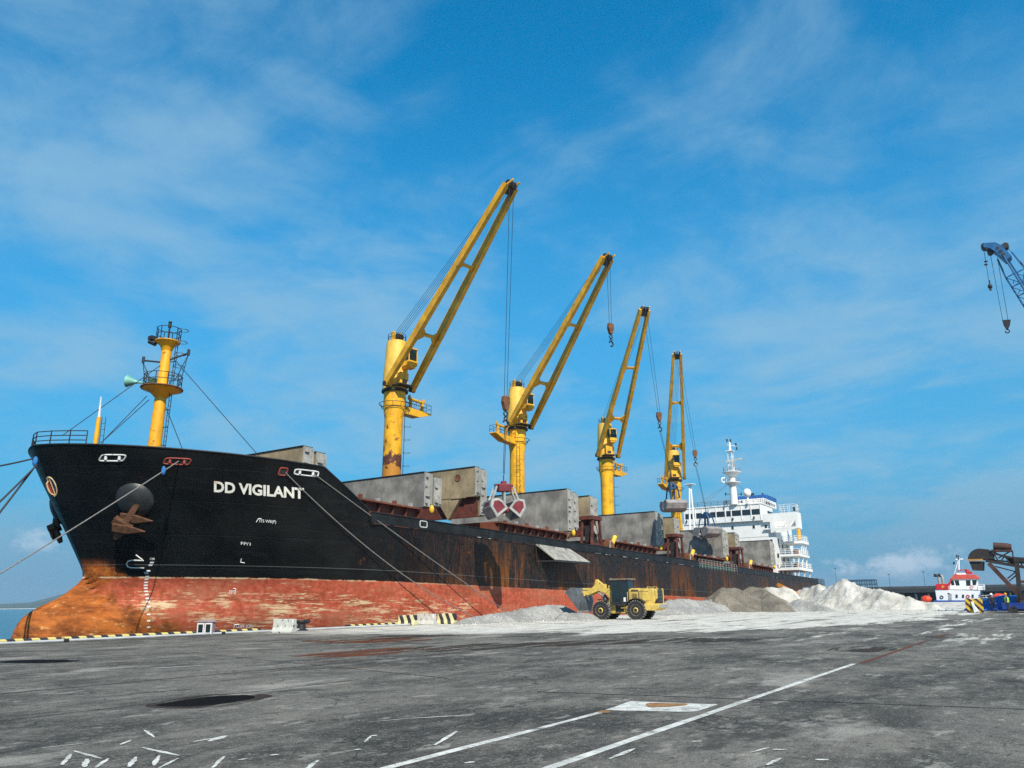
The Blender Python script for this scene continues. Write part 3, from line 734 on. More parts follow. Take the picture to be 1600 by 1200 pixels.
for (x, ww) in [(58.5, .5), (60.2, .3), (69, 1.2), (73, .9), (83.5, .4), (88, .9), (91.5, .7), (95, .3), (101, .5), (106, .8)]:
    sp(MB().bb(x, x+ww, CL-13.02, CL-12.96, 7.862, 7.898), 'freeing_port', 'chock_white')
# gangway gap: green railing
def rails(pts, h, rows, r, name, mat, parent, step=1.5, close=False, base=SHIP_O):
    mb = MB(); pts = [Vector(p) for p in pts]
    if close: pts = pts+[pts[0]]
    for a, b in zip(pts, pts[1:]):
        for k in range(1, rows+1): mb.tube(a+Vector((0, 0, h*k/rows)), b+Vector((0, 0, h*k/rows)), r, n=5)
        n = max(1, int(round((b-a).length/step)))
        for i in range(n+1):
            p = a.lerp(b, i/n); mb.tube(p, p+Vector((0, 0, h)), r*1.15, n=5)
    return mb.build(name, mat, parent, base)
rails([(113.2, CL-12.9, 7.8), (130, CL-12.9, 7.8)], 1.25, 4, .04, 'railing', 'rail_grey', ship, 1.3)
mb = MB()
for i in range(5): mb.bb(114+i*3.1, 116.6+i*3.1, CL-12.7, CL-12.3, 7.81, 8.45)
sp(mb, 'gangway_frame', 'rail_green')
rails([(183, CL-12.6, 7.8), (192, CL-12.2, 7.8), (192, CL+12.2, 7.8)], 1.1, 3, .04, 'railing', 'dark_steel', ship, 1.5)
# light panel and mooring opening near the stern
mb = MB(); pts = []
for i in range(20):
    a = 2*math.pi*i/20; pts.append((math.cos(a)*2.6, math.sin(a)*.33))
mb.prism(pts, (186.3, CL-12.99, 7.15), (1, 0, 0), (0, 0, 1), .10); sp(mb, 'stern_opening_cover', 'emblem_rim')

# --- hatch coamings and covers
HY0, HY1 = 47.0, 64.4
hatches = [(46.2, 55.0), (67.4, 81.5), (91.3, 107.0), (118.6, 135.0), (146.8, 163.9)]
for (a, b) in hatches:
    mb = MB()
    mb.bb(a, b, HY0-.05, HY0+.25, 7.802, 10.4); mb.bb(a, b, HY1-.25, HY1+.05, 7.802, 10.4)
    mb.bb(a, a+.3, HY0+.25, HY1-.25, 7.802, 10.4); mb.bb(b-.3, b, HY0+.25, HY1-.25, 7.802, 10.4)
    co = sp(mb, 'hatch_coaming', 'coaming_red')
    m2 = MB(); m2.bb(a-.1, b+.1, HY0-.62, HY0-.053, 10.22, 10.36)
    sp(m2, 'coaming_rail', 'coaming_red', co)
    n = int((b-a)/1.5); st0 = None
    for i in range(n+1):
        x = a+.1+(b-a-.2)*i/n
        if st0 is None:
            m3 = MB(); m3.prism([(0, 0), (-.36, 2.35), (0, 2.4)], (.05, 0, 0), (0, 1, 0), (0, 0, 1), .08); st0 = m3.build('coaming_stay', 'coaming_red', co); st0.location = (x-30, HY0-.052-CL, 7.803)
        else: share(st0, 'coaming_stay', co, (x-30, HY0-.052-CL, 7.803))
    rnd = random.Random(int(a))
    for i in range(int((b-a)/2.1)):
        x = a+1+i*2.1
        sp(MB().bb(x, x+.28, HY0-.6, HY0-.3, 10.362, 10.55+rnd.uniform(0, .15)), 'hatch_cleat', 'bracket_grey' if i % 2 else 'coaming_red', co)

def cover(x0, x1, z0, z1, mat, brk=True, y0=HY0, label=None):
    """one hatch cover panel standing on edge across the ship"""
    mb = MB(); mb.bb(x0, x1, y0, HY1, z0, z1)
    o = sp(mb, 'hatch_cover', mat, bevel=.03, label=label)
    if brk:
        m2 = MB(); m2.bb(x0-.05, x1+.05, y0-.12, y0-.003, z0+.1, z1-.1)
        sp(m2, 'end_plate', 'bracket_grey', o)
        rnd = random.Random(int(x0*10))
        zz = z0+.35
        while zz < z1-.4:
            hh = rnd.uniform(.16, .4); m3 = MB(); m3.bb(x0-.02, x0+(x1-x0)*rnd.uniform(.25, .6), y0-rnd.uniform(.2, .34), y0-.122, zz, zz+hh)
            sp(m3, 'cleat_block', 'bracket_grey', o, bevel=.02); zz += hh+rnd.uniform(.3, 1.1)
        # edge stiffener up the end
        sp(MB().bb(x1-.2, x1-.05, y0-.3, y0-.122, z0+.3, z1-.2), 'end_stiffener', 'bracket_grey', o)
        sp(MB().bb(x0-.1, x1+.12, y0+.05, HY1-.05, z1+.002, z1+.05), 'top_lip', 'dark_steel', o)
    return o
def pair(xf, z0, z1, mat='hatch_grey', gap=1.35, th=.85):
    a = cover(xf, xf+th, z0, z1, mat)
    b = cover(xf+gap, xf+gap+th, z0+.2, z1-.25, mat)
    # hinge yellow end fitting at the foot
    m = MB(); m.sphere((xf+.7, HY0-.35, z0-.15), (.22, .25, .4)); sp(m, 'hydraulic_end', 'fitting_yellow', a, True)
    return a, b
pair(sY(664, 737.5, 47).x, 10.6, 13.85)
for px, py in [(886, 764.5), (1023, 798.5), (1127, 826)]: pair(sY(px, py, 47).x, 10.65, 15.68)
pair(sY(1203, 843, 47).x-.6, 10.65, 15.8)
b0 = sY(508, 703, 47)
pair(b0.x-2.2, 10.6, 13.75, 'hatch_tan')
for k, (px, py) in enumerate([(752, 731), (927, 773), (1056, 807), (1150, 829)]):
    x = sY(px, py, 47).x
    a = cover(x-1.0, x-.35, 12.55, 15.55, 'hatch_tan'); cover(x-.1, x+.6, 10.7, 15.45, 'hatch_tan')
    m = MB(); m.ring((x-1.02, 49.2, 14.6), (1, 0, 0), .32, .05); m.lathe([(.26, -.01), (.26, .01)], (x-1.015, 49.2, 14.6), 16, 'X'); sp(m, 'lifting_port', 'anchor_rust', a, True)
    # V-shaped leg below the panel and the red frame behind it
    m = MB(); m.prism([(0, 0), (-1.5, 2.1), (1.5, 2.1)], (x-.96, 50.4, 10.4), (0, 1, 0), (0, 0, 1), .5); sp(m, 'support_leg', 'hatch_tan', a)
    m = MB(); m.bb(x-.5, x-.2, HY0+.2, HY1, 10.6, 12.5); sp(m, 'under_frame', 'oxide_red', a)
    m = MB(); m.beam((x-.98, 48.2, 12.58), (x-.98, 50.0, 12.62), .15, .22); sp(m, 'frame_bar', 'hatch_tan', a)
# red A-frames with winches between the hatches (near side)
CX = [61.0, 84.65, 110.1, 137.6]
for k, x in enumerate([None, 87.0, 113.3, 141.2]):
    if x is None: continue
    y = 45.6
    m = MB()
    for dy in (0, 1.4):
        m.beam((x-1.5, y+dy, 7.8), (x-1.0, y+dy, 12.3), .28, .28); m.beam((x+1.3, y+dy, 7.8), (x+.7, y+dy, 12.3), .28, .28)
        m.beam((x-1.45, y+dy, 9.4), (x+1.15, y+dy, 9.4), .2, .25)
        m.beam((x+1.15, y+dy, 9.3), (x-.6, y+dy, 12.2), .16, .16)
    m.bb(x-1.35, x+1.05, y-.25, y+1.65, 12.3, 12.75)
    f = sp(m, 'winch_frame', 'oxide_red', bevel=.02)
    sp(MB().bb(x-.9, x+.55, y+.25, y+1.2, 9.55, 11.6), 'motor_housing', 'dark_steel', f, bevel=.05)
    sp(MB().lathe([(.5, -.15), (.5, .15)], (x-.2, y+.1, 11.1), 20, 'Y'), 'winch_drum', 'bracket_grey', f, True)
    m = MB(); m.lathe([(.0, -.1), (.75, -.1), (.9, 0), (.75, .1), (0, .1)], (x+2.3, y-.3, 9.2), 20, 'X'); sp(m, 'rounded_guard', 'anchor_rust', f, True)
    m = MB(); m.prism([(0, 0), (1.6, 0), (1.05, 1.8), (.55, 1.8)], (x+1.7, y-.62, 8.2), (1, 0, 0), (0, 0, 1), .12); sp(m, 'grey_plate', 'bracket_grey', f)
    m = MB(); m.tube((x+3.1, y-.4, 9.5), (x+3.9, y-.5, 10.6), .26, .33, 10); sp(m, 'vent_cowl', 'fitting_yellow', f, True)
    sp(MB().bb(x-1.5, x+1.2, y-.12, y+.0, 8.9, 9.05), 'step_bar', 'bracket_grey', f)
    sp(MB().bb(x-1.5, x+1.2, y-.12, y+.0, 8.25, 8.4), 'step_bar', 'bracket_grey', f)

# --- deck cranes
Zv = Vector((0, 0, 1))
def crane(ring_px, tip_px, Yt, plat, mat, label, hook=None, PL=5.6):
    rp = sY(*ring_px, CL); x, zr = rp.x, rp.z; A = Vector((x, CL, 0)); tip = sY(*tip_px, Yt)
    d = Vector((tip.x-x, tip.y-CL, 0)).normalized(); s = d.cross(Zv)
    def at(f, l, z): return A+d*f+s*l+Zv*(zr+z)
    mb = MB(); mb.lathe([(1.06, 7.81), (1.06, 9.2), (.98, 9.3), (.97, zr-3.0), (1.16, zr-1.75), (1.16, zr-.12)], A, 28)
    c = sp(mb, 'deck_crane', mat, smooth=True, label=label)
    mb = MB(); mb.lathe([(1.2, zr-.118), (1.42, zr-.05), (1.42, zr+.16), (1.25, zr+.22)], A, 28); sp(mb, 'slewing_ring', 'dark_steel', c, True)
    mb = MB(); mb.lathe([(1.34, zr+.222), (1.34, zr+1.3), (1.10, zr+5.6), (.98, zr+5.68)], A, 28); ho = sp(mb, 'crane_house', 'house_yellow', c, True)
    # roof sheave bracket
    mb = MB()
    for l in (-.45, .45): mb.prism([(-.55, 0), (.25, 0), (.3, .9), (.05, 1.25), (-.25, 1.25), (-.45, .9)], at(-.15, l-.06, 5.65), d, Zv, -.12)
    sp(mb, 'sheave_bracket', mat.replace('_rusty', ''), c)
    mb = MB()
    for l in (-.3, -.1, .1, .3): mb.tube(at(.35, l-.05, 6.15), at(.35, l+.05, 6.15), .38, n=14)
    sp(mb, 'roof_sheave', 'dark_steel', c, True)
    rl = [A+Vector((math.cos(a), math.sin(a), 0))*.98+Zv*(zr+5.69) for a in [2*math.pi*i/10 for i in range(10)]]
    rails(rl, .75, 2, .022, 'roof_railing', 'dark_steel', c, 1.2, True)
    # side window
    w0 = A+(s*(-1)-d*.3).normalized()*1.2+Zv*(zr+3.2)
    sp(MB().box(w0, (.55, .55, .6), Matrix.Rotation(math.atan2(d.y, d.x), 3, 'Z')), 'house_vent', 'dark_steel', c)
    # operator's cab slung on the front, set to one side
    rot = Matrix.Rotation(math.atan2(d.y, d.x), 3, 'Z')
    mb = MB(); cc = at(2.0, -.3, 3.5)
    mb.box(cc-Zv*.72, (1.15, 1.15, .55), rot); mb.box(cc+Zv*.86, (1.25, 1.25, .14), rot)
    for f in (-.52, .52):
        for l in (-.52, .52): mb.box(cc+d*f+s*l, (.10, .10, 1.62), rot)
    mb.box(cc-Zv*1.1, (.9, .9, .25), rot)
    mb.beam(at(.9, -.3, 2.55), at(2.2, -.3, 2.5), .6, .35); mb.box(at(1.35, -.3, 3.3), (.5, .6, 1.0), rot)
    sp(mb, 'operator_cab', mat.replace('_rusty', ''), c, bevel=.03)
    for f, l, sz in ((.55, 0, (.03, .94, 1.2)), (0, -.55, (.94, .03, 1.2)), (0, .55, (.94, .03, 1.2)), (-.54, 0, (.03, .94, 1.2))):
        sp(MB().box(cc+d*f*.97+s*l*.97+Zv*.18, sz, rot), 'cab_window', 'cab_glass', c)
    mb = MB(); mb.box(at(1.35, .15, 1.15), (.9, 1.1, 1.35), rot); sp(mb, 'winch_housing', mat.replace('_rusty', ''), c, bevel=.08)
    mb = MB(); mb.box(at(1.82, .15, .85), (.1, .6, .35), rot); sp(mb, 'winch_opening', 'dark_steel', c)
    mb = MB(); mb.box(at(1.5, .15, .38), (1.5, 1.8, .12), rot); sp(mb, 'front_platform', 'dark_steel', c)
    # jib: two box legs, ties, head
    W2, WT = 1.72, .62
    foot = [at(.75, -W2, .45), at(.75, W2, .45)]; head = [tip-s*WT, tip+s*WT]
    nrm = d.cross(s)
    jd = (tip-at(.75, 0, .45)).normalized(); jup = jd.cross(s).normalized()
    if jup.z < 0: jup = -jup
    for k in (0, 1):
        mb = MB(); m_ = foot[k].lerp(head[k], .3)
        mb.beam(foot[k], m_, .42, .66, jup, .50, .86); mb.beam(m_, head[k], .50, .86, jup, .42, .66)
        sp(mb, 'jib_leg', 'jib_yellow', c)
        mb = MB(); mb.tube(foot[k]-s*.3, foot[k]+s*.3, .28, n=12); sp(mb, 'jib_pin', 'dark_steel', c, True)
    for fr, hh in ((.27, .38), (.62, .34)):
        a, b = foot[0].lerp(head[0], fr), foot[1].lerp(head[1], fr); mb = MB(); mb.beam(a+s*.22, b-s*.22, .3, hh, jup); sp(mb, 'jib_tie', 'jib_yellow', c)
        for p, sg in ((a, 1), (b, -1)):
            mb = MB(); g = .95 if fr < .5 else .45
            mb.prism([(-g, 0), (g, 0), (.25, g*.75), (-.25, g*.75)], p+s*sg*.2-jup*.06, jd, s*sg, .12 if sg > 0 else -.12); sp(mb, 'gusset_plate', 'jib_yellow', c)
    mb = MB(); mb.beam(tip-s*(WT+.18)-jd*.55, tip+s*(WT+.18)-jd*.55, .75, .62, jup)
    for l in (-.4, 0, .4): mb.tube(tip+s*(l-.1)+jd*.05, tip+s*(l+.1)+jd*.05, .42, n=14)
    sp(mb, 'jib_head', 'dark_steel', c, False)
    mb = MB()
    for l in (-.45, .45): mb.beam(tip+s*l, tip+s*l+jd*.5+d*.45-Zv*.15, .12, .2)
    sp(mb, 'head_fork', 'jib_yellow', c)
    # luffing wires
    for i, l in enumerate((-.55, -.3, -.05, .2, .45)):
        mb = MB(); mb.tube(at(.3, l, 6.6), tip+s*l*.9+jup*.45-jd*(.3+.1*i), .02, n=5); sp(mb, 'luffing_wire', 'wire', c)
    # jib rest platform, pointing along the ship
    e = Vector((plat, 0, 0)); g = Vector((0, plat, 0)); zp = zr-1.55
    mb = MB(); o = A+Zv*zp
    mb.prism([(1.05, -.62), (PL-2.0, -.55), (PL, .10), (PL, .22), (1.05, .22)], o-g*.55, e, Zv, -1.1)
    sp(mb, 'rest_platform', mat.replace('_rusty', ''), c, bevel=.03)
    mb = MB()
    for xx in (PL-3.0, PL-1.1): mb.box(o+e*xx+Zv*.85, (.28, .28, 1.25))
    mb.box(o+e*(PL-2.05)+Zv*1.38, (2.5, .3, .26)); mb.box(o+e*(PL-3.25)+Zv*1.6, (.14, .3, .4)); mb.box(o+e*(PL-.85)+Zv*1.6, (.14, .3, .4))
    sp(mb, 'rest_yoke', 'jib_yellow', c, bevel=.02)
    P = [o+e*1.2-g*.52+Zv*.22, o+e*(PL-.1)-g*.52+Zv*.22, o+e*(PL-.1)+g*.52+Zv*.22, o+e*1.2+g*.52+Zv*.22]
    rails(P, .95, 2, .022, 'platform_railing', 'dark_steel', c, .9)
    # walkway hoop
    mb = MB(); mb.ring(A+Zv*(zr-1.35), (0, 0, 1), 1.62, .035, 28, 5); mb.ring(A+Zv*(zr-1.75), (0, 0, 1), 1.35, .03, 28, 5)
    for i in range(10):
        a = 2*math.pi*i/10; v = Vector((math.cos(a), math.sin(a), 0)); mb.tube(A+v*1.62+Zv*(zr-1.35), A+v*1.2+Zv*(zr-1.75), .025, n=5)
    sp(mb, 'walkway_hoop', 'dark_steel', c)
    # ladder with hoops
    la = Vector((.72, -.72, 0)) if plat > 0 else Vector((-.75, -.66, 0)); lt = Vector((-la.y, la.x, 0)).normalized(); la.normalize()
    mb = MB(); b = A+la*1.16
    for k in (-.2, .2): mb.tube(b+lt*k+Zv*8.2, b+lt*k+Zv*(zr-2), .022, n=5)
    z = 8.5
    while z < zr-2.2: mb.tube(b-lt*.2+Zv*z, b+lt*.2+Zv*z, .015, n=4); z += .45
    z = 10.5
    while z < zr-3: mb.ring(b+la*.3+Zv*z, (0, 0, 1), .38, .018, 12, 4); z += 1.4
    sp(mb, 'ladder', 'dark_steel', c)
    # hoist wires and hook block
    if hook:
        bp = hook
        for k, l in enumerate((-.28, .28)):
            mb = MB(); mb.tube(tip+s*l+jd*.2, bp+s*l*.6+Zv*.7, .026, n=5); sp(mb, 'hoist_wire', 'wire', c)
        mb = MB(); mb.prism([(-.32, .75), (-.42, .2), (-.18, -.55), (.18, -.55), (.42, .2), (.32, .75)], bp-d*.2, s, Zv, -.4); sp(mb, 'hook_block', 'anchor_rust', c, bevel=.05)
        mb = MB(); mb.ring(bp-Zv*.85, d, .22, .07, 14, 6); mb.ring(bp-Zv*1.3, s, .18, .06, 14, 6); mb.ring(bp-Zv*1.75, d, .3, .09, 14, 6, arc=4.6, a0=.6)
        sp(mb, 'hook', 'dark_steel', c, True)
    return c, tip, d, s, jd
def hookpt(px, py, Y): return sY(px, py, Y)
C1 = crane((617, 613), (798, 290), 38.6, 1, 'crane_yellow_rusty', 'rusty yellow deck crane nearest the bow with a long raised jib', hookpt(790, 632, 38.4))
C2 = crane((808, 672), (949, 403), 38.6, -1, 'crane_yellow', 'second yellow deck crane from the bow with an empty hook', hookpt(954, 515, 38.4))
C3 = crane((947, 718), (1007, 484), 43.3, 1, 'crane_yellow', 'third yellow deck crane from the bow', hookpt(1030, 652, 43.3), 6.4)
C4 = crane((1054, 752), (1058, 553), 48.5, -1, 'crane_yellow', 'aftmost yellow deck crane in front of the white bridge', hookpt(1086, 710, 48.5), 6.8)

# --- foremast
fm = sY(241, 700, CL); fx = fm.x
mb = MB(); z1 = sY(262, 535, CL).z
mb.lathe([(.52, 10.3), (.50, 13), (.43, 17.2), (.41, 18), (.36, z1-.3), (.32, z1)], (fx, CL, 0), 20)
fmast = sp(mb, 'foremast', 'mast_yellow', smooth=True, label='yellow foremast with two round platforms')
zp = sY(248, 606, CL).z
mb = MB(); mb.lathe([(.45, zp-.75), (.85, zp-.34), (1.42, zp-.12), (1.5, zp), (1.45, zp+.04), (.5, zp+.05)], (fx, CL, 0), 20); sp(mb, 'mast_platform', 'mast_yellow', fmast, True)
mb = MB(); mb.ring((fx, CL, zp-.02), (0, 0, 1), 1.5, .07, 26, 6); sp(mb, 'platform_rim', 'anchor_rust', fmast, True)
zt = z1
mb = MB(); mb.lathe([(.37, zt-.75), (.55, zt-.3), (.95, zt), (.95, zt+.06), (.2, zt+.07)], (fx, CL, 0), 18); sp(mb, 'mast_top_platform', 'mast_yellow', fmast, True)
def hoop_rail(c, r, h, n, name):
    P = [Vector(c)+Vector((math.cos(2*math.pi*i/n), math.sin(2*math.pi*i/n), 0))*r for i in range(n)]
    return rails(P, h, 2, .03, name, 'dark_steel', fmast, 9, True)
hoop_rail((fx, CL, zp+.05), 1.38, 1.0, 10, 'platform_railing'); hoop_rail((fx, CL, zt+.07), .9, 1.05, 9, 'top_railing')
mb = MB(); mb.tube((fx, CL, zt+.07), (fx, CL, zt+1.25), .07, n=8); mb.tube((fx, CL, zt+1.25), (fx, CL, zt+1.6), .13, n=10); mb.tube((fx, CL, zt+1.66), (fx, CL, zt+1.75), .14, n=10); sp(mb, 'mast_light', 'dark_steel', fmast, True)
RX = Vector((R0.x, R0.y, 0)).normalized()   # across the view, to place what hangs left and right of the mast
fo = Vector((fx, CL, 0))
mb = MB(); mb.tube(fo-RX*.95+Zv*(zt-.1), fo-RX*1.5+Zv*(zt+.1), .22, .18, 10); mb.box(fo-RX*1.25+Zv*(zt+.35), (.5, .5, .3)); sp(mb, 'mast_lamp', 'dark_steel', fmast, True)
zy = lerp(zp, zt, .62)
for sg in (-1, 1):
    mb = MB(); a = fo+RX*sg*.35+Zv*(zy-.1*(1-sg)); b = fo+RX*sg*1.75+Zv*(zy+(.55 if sg > 0 else -.05)); mb.tube(a, b, .07, n=6); mb.tube(b-Zv*.2, b+Zv*.3, .11, n=8); sp(mb, 'yard_arm', 'dark_steel', fmast, True)
    mb = MB(); p0, p1 = b-Zv*.15, fo+RX*sg*.95+Zv*(zp+.7); p2 = fo+RX*sg*1.35+Zv*(zp+.3)
    mb.tube(p0, p1, .03, n=5); mb.tube(p0, p2, .03, n=5)
    for i in range(1, 7): mb.tube(p0.lerp(p1, i/7), p0.lerp(p2, i/7), .02, n=4)
    sp(mb, 'yard_brace', 'wire', fmast)
mb = MB(); a = fo-RX*1.3+Zv*(zp+.45); dr = (-RX+Zv*.12).normalized(); n0 = []
for i, r in enumerate((.06, .07, .1, .18, .34, .5)): n0.append((a+dr*(i*.3), r))
for (p, r), (p2, r2) in zip(n0, n0[1:]): mb.tube(p, p2, r, r2, 16, cap=False)
sp(mb, 'fog_horn', 'horn_green', fmast, True)
sp(MB().box(fo-RX*.8+Zv*(zp+.5), (.5, .5, .7)), 'horn_driver', 'horn_dark', fmast, bevel=.08)
mb = MB(); lp = fo+RX*.75
for k in (-.2, .2): mb.tube(lp+Vector((k*FW.x, k*FW.y, 11.2)), lp+Vector((k*FW.x, k*FW.y, zt+1)), .03, n=5)
z = 11.5
while z < zt+.8: mb.tube(lp+Vector((-.2*FW.x, -.2*FW.y, z)), lp+Vector((.2*FW.x, .2*FW.y, z)), .02, n=4); z += .4
for z in (12.2, 13.6, 15.0, 16.4, 19.2, 20.3): mb.tube(fo+RX*.4+Zv*z, lp+Zv*z+RX*.1, .04, n=5)
for z in (19.0, 19.9, 20.9, zt, zt+1.0): mb.ring(lp+RX*.35+Zv*z, (0, 0, 1), .42, .025, 14, 4)
sp(mb, 'mast_ladder', 'dark_steel', fmast)
for a, b in [(fo+Zv*(zp+2.2), sY(98, 680, CL)), (fo+Zv*(zp-.9)-RX*.9, sY(160, 690, CL+.3)), (fo+Zv*(zp-.6)-RX*1.1, sY(158, 692, CL-1)),
             (fo+Zv*(zp+2.6)+RX*.5, sY(405, 713, 50)), (fo+Zv*(zp-1.5)+RX*.5, sY(286, 704, CL-1))]:
    mb = MB(); mb.tube(a, b, .03, n=5); sp(mb, 'mast_stay', 'wire', fmast)
# jackstaff on the bow
jp = sY(150, 696, CL); jt = sY(158, 620, CL)
mb = MB(); mm = jp.lerp(jt, .58); mb.tube(Vector((jp.x, CL, 10.3)), mm, .2, .15, 10); js = sp(mb, 'jackstaff', 'mast_yellow', smooth=True)
mb = MB(); mb.tube(mm, jt, .09, .05, 8); sp(mb, 'staff_pole', 'chock_white', js, True)
mb = MB()
for k in (.28, .55): mb.tube(Vector((jp.x+k*R0.x, CL+k*R0.y, 10.3)), mm+RX*(k-.05), .025, n=5)
for i in range(1, 10):
    a = Vector((jp.x, CL, 10.3)).lerp(mm, i/10); mb.tube(a+RX*.25, a+RX*.55, .018, n=4)
sp(mb, 'staff_ladder', 'dark_steel', js)
# bow railing
P = [Vector((x, CL-sg*hb(x, 11.9)*.97, sheer(x)+.02)) for x, sg in ((27.6, -1), (26.6, -1), (26.0, -1), (25.76, 0), (26.1, 1), (26.7, 1), (27.3, 1))]
mb_o = rails(P, .95, 3, .035, 'bow_railing', 'dark_steel', ship, 1.0)

# --- anchors
def anchor(c, nrm, name='anchor', label=None):
    """stockless anchor hove up under its bolster; c on the hull, nrm pointing off the hull"""
    nrm = nrm.normalized(); t1 = Vector((1, 0, 0)); t1 = (t1-nrm*t1.dot(nrm)).normalized(); t2 = nrm.cross(t1)
    if t2.z < 0: t2 = -t2
    q = MB(); n, m = 22, 9
    def dome(i, j):
        a = 2*math.pi*i/n; r = j/m; rad = 1.3*math.sin(r*math.pi/2); h = .62*math.cos(r*math.pi/2)
        return c+t1*math.cos(a)*rad*1.0+t2*(math.sin(a)*rad*.95+.25)+nrm*(h-.15)-t2*h*.35
    q.grid(dome, n, m); bo = sp(q, 'anchor_bolster', 'bolster_grey', None, True)
    q = MB(); o = c+nrm*.75-t2*.45+t1*.35
    q.beam(o+t2*.7-nrm*.5, o-t2*1.0, .36, .36, nrm, .5, .46)
    q.beam(o-t1*.75-t2*.85, o+t1*.55-t2*.85, .5, .5, nrm)
    a = sp(q, name, 'anchor_dark', None, False, .06, label)
    for sg in (-1, 1):
        q = MB(); b = o-t1*.2-t2*(.75+.3*sg)+nrm*.28*sg; fd = (t1*.9+t2*.42+nrm*.12).normalized(); fw_ = (t2-fd*t2.dot(fd)).normalized()
        q.prism([(-.35, -.3), (.75, -.3), (1.9, .05), (.75, .26), (-.35, .26)], b, fd, fw_, .2); sp(q, 'fluke', 'anchor_dark', a, False, .04)
    q = MB(); q.prism([(-.5, 0), (.5, 0), (.12, -.95), (-.12, -.95)], o-t2*1.0, t1, t2, .3); sp(q, 'crown', 'anchor_dark', a, False, .05)
    return a
def hnormal(x, z, side=1):
    e = .15; dx = (hb(x+e, z)-hb(x-e, z))/(2*e); dz = (hb(x, z+e)-hb(x, z-e))/(2*e)
    return Vector((-dx, -side, -dz)) if side == 1 else Vector((-dx, 1, -dz))
ap = hull_hit(208, 785); anchor(Vector((ap.x, CL-hb(ap.x, ap.z), ap.z)), hnormal(ap.x, ap.z), label='rusty anchor under a rounded bolster on the near bow')
anchor(Vector((ap.x, CL+hb(ap.x, ap.z), ap.z)), hnormal(ap.x, ap.z, -1), label='far side anchor jutting out beyond the stem')

# --- chocks, emblem, lettering on the hull
def chock(px, py, wd, ht, inner, ring, lights=True):
    h = hull_hit(px, py); pts = []; n = 28
    for i in range(n):
        a = 2*math.pi*i/n; c_, s_ = math.cos(a), math.sin(a)
        u = math.copysign(min(abs(c_)*wd*.62, wd/2), c_); v = math.copysign(min(abs(s_)*ht*.62, ht/2), s_)
        pts.append(on_hull(h.x+u, h.z+v, .03))
    m = MB(); m.path(pts, .055, 6, closed=True); o = sp(m, 'mooring_chock', ring, smooth=True)
    m = MB(); m._add([p+Vector((0, .02, 0)) for p in pts], [tuple(range(n))]); sp(m, 'chock_opening', inner, o)
    if lights:
        for k, u in enumerate((-.28, .28)):
            m = MB(); p = on_hull(h.x+u*wd, h.z, .0); m.tube(p-Zv*ht*.38, p+Zv*ht*.38, .10, n=10); sp(m, 'chock_roller', ring, o, True)
    return h
ck1 = chock(176, 715.5, .95, .38, 'plastic_black', 'chock_white'); ck2 = chock(277, 721, 1.2, .38, 'plastic_black', 'chock_red')
ck4 = chock(479, 739, 1.7, .36, 'plastic_black', 'chock_white')
ck3 = chock(442, 737, .5, .5, 'plastic_black', 'chock_red', False)
ck5 = chock(661, 819, .9, .5, 'plastic_black', 'chock_white', False)
# round emblem on the stem
pts = []
for i in range(26):
    a = 2*math.pi*i/26; ex, ey = math.cos(a)*6.6, math.sin(a)*15.5; tl_a = R(20)
    h = hull_hit(80.5+ex*math.cos(tl_a)-ey*math.sin(tl_a), 760.5-ex*math.sin(tl_a)-ey*math.cos(tl_a)); pts.append(on_hull(h.x, h.z, .03))
m = MB(); m.path(pts, .05, 6, closed=True); em = sp(m, 'bow_emblem', 'emblem_rim', smooth=True)
half = len(pts)//2
m = MB(); m._add([pts[i]+Vector((0, .012, 0)) for i in range(6, 20)], [tuple(range(14))]); sp(m, 'emblem_field', 'emblem_red', em)
m = MB(); m._add([pts[i % 26]+Vector((0, .012, 0)) for i in range(20, 33)], [tuple(range(13))]); sp(m, 'emblem_field', 'emblem_blue', em)
m = MB(); m.path([pts[6], pts[20]], .04, 5); sp(m, 'emblem_bar', 'emblem_rim', em)

def hull_text(txt, pa, pb, height, name, mat, bold=.0, off=.025, lean=0.0, label=None):
    """lettering laid on the hull plating; pa, pb: baseline ends, height in picture pixels (direction only, depth is the hull)"""
    vs_, fs = text_mesh(txt, 1.0, bold)
    x0 = min(v[0] for v in vs_); x1 = max(v[0] for v in vs_); y1 = max(v[1] for v in vs_)
    out = []
    for v in vs_:
        u = (v[0]-x0)/(x1-x0); hh = v[1]/y1*height
        h = hull_hit(lerp(pa[0], pb[0], u)+hh*lean, lerp(pa[1], pb[1], u)-hh); out.append(on_hull(h.x, h.z, off))
    m = MB(); m._add(out, fs); return sp(m, name, mat, label=label)
hull_text('DD VIGILANT', (334, 768), (474.5, 779), 16.5, 'ship_name', 'name_paint', .035, label='white painted ship name on the bow')
hull_text('FP/1', (376, 851), (391, 852.5), 4.5, 'hull_mark', 'white_paint', .01)
hull_text('ITS WB(P)', (405, 816), (431, 817.5), 4.5, 'hull_mark', 'white_paint', .01)
hull_text('FPT', (358, 928), (367, 928), 5.5, 'hull_mark', 'white_paint', .01)
hull_text('COFF (CP)', (368, 981), (394, 981), 5, 'hull_mark', 'white_paint', .01)
def hull_line(pxs, r, name='hull_mark', mat='white_paint'):
    m = MB(); pts = []
    for (p, q_) in zip(pxs, pxs[1:]):
        for i in range(4): pts.append((lerp(p[0], q_[0], i/4), lerp(p[1], q_[1], i/4)))
    pts.append(pxs[-1]); out = []
    for p in pts:
        h = hull_hit(*p); out.append(on_hull(h.x, h.z, .02))
    m.path(out, r, 5); return sp(m, name, mat)
hull_line([(400, 816), (403.5, 810.5), (408, 810.5)], .03); hull_line([(377, 873), (375.5, 878.5), (382, 879.5)], .03)
hull_line([(364, 919.5), (368, 920), (367, 929)], .03); hull_line([(365, 982), (366, 976.5), (373, 975.5)], .03)
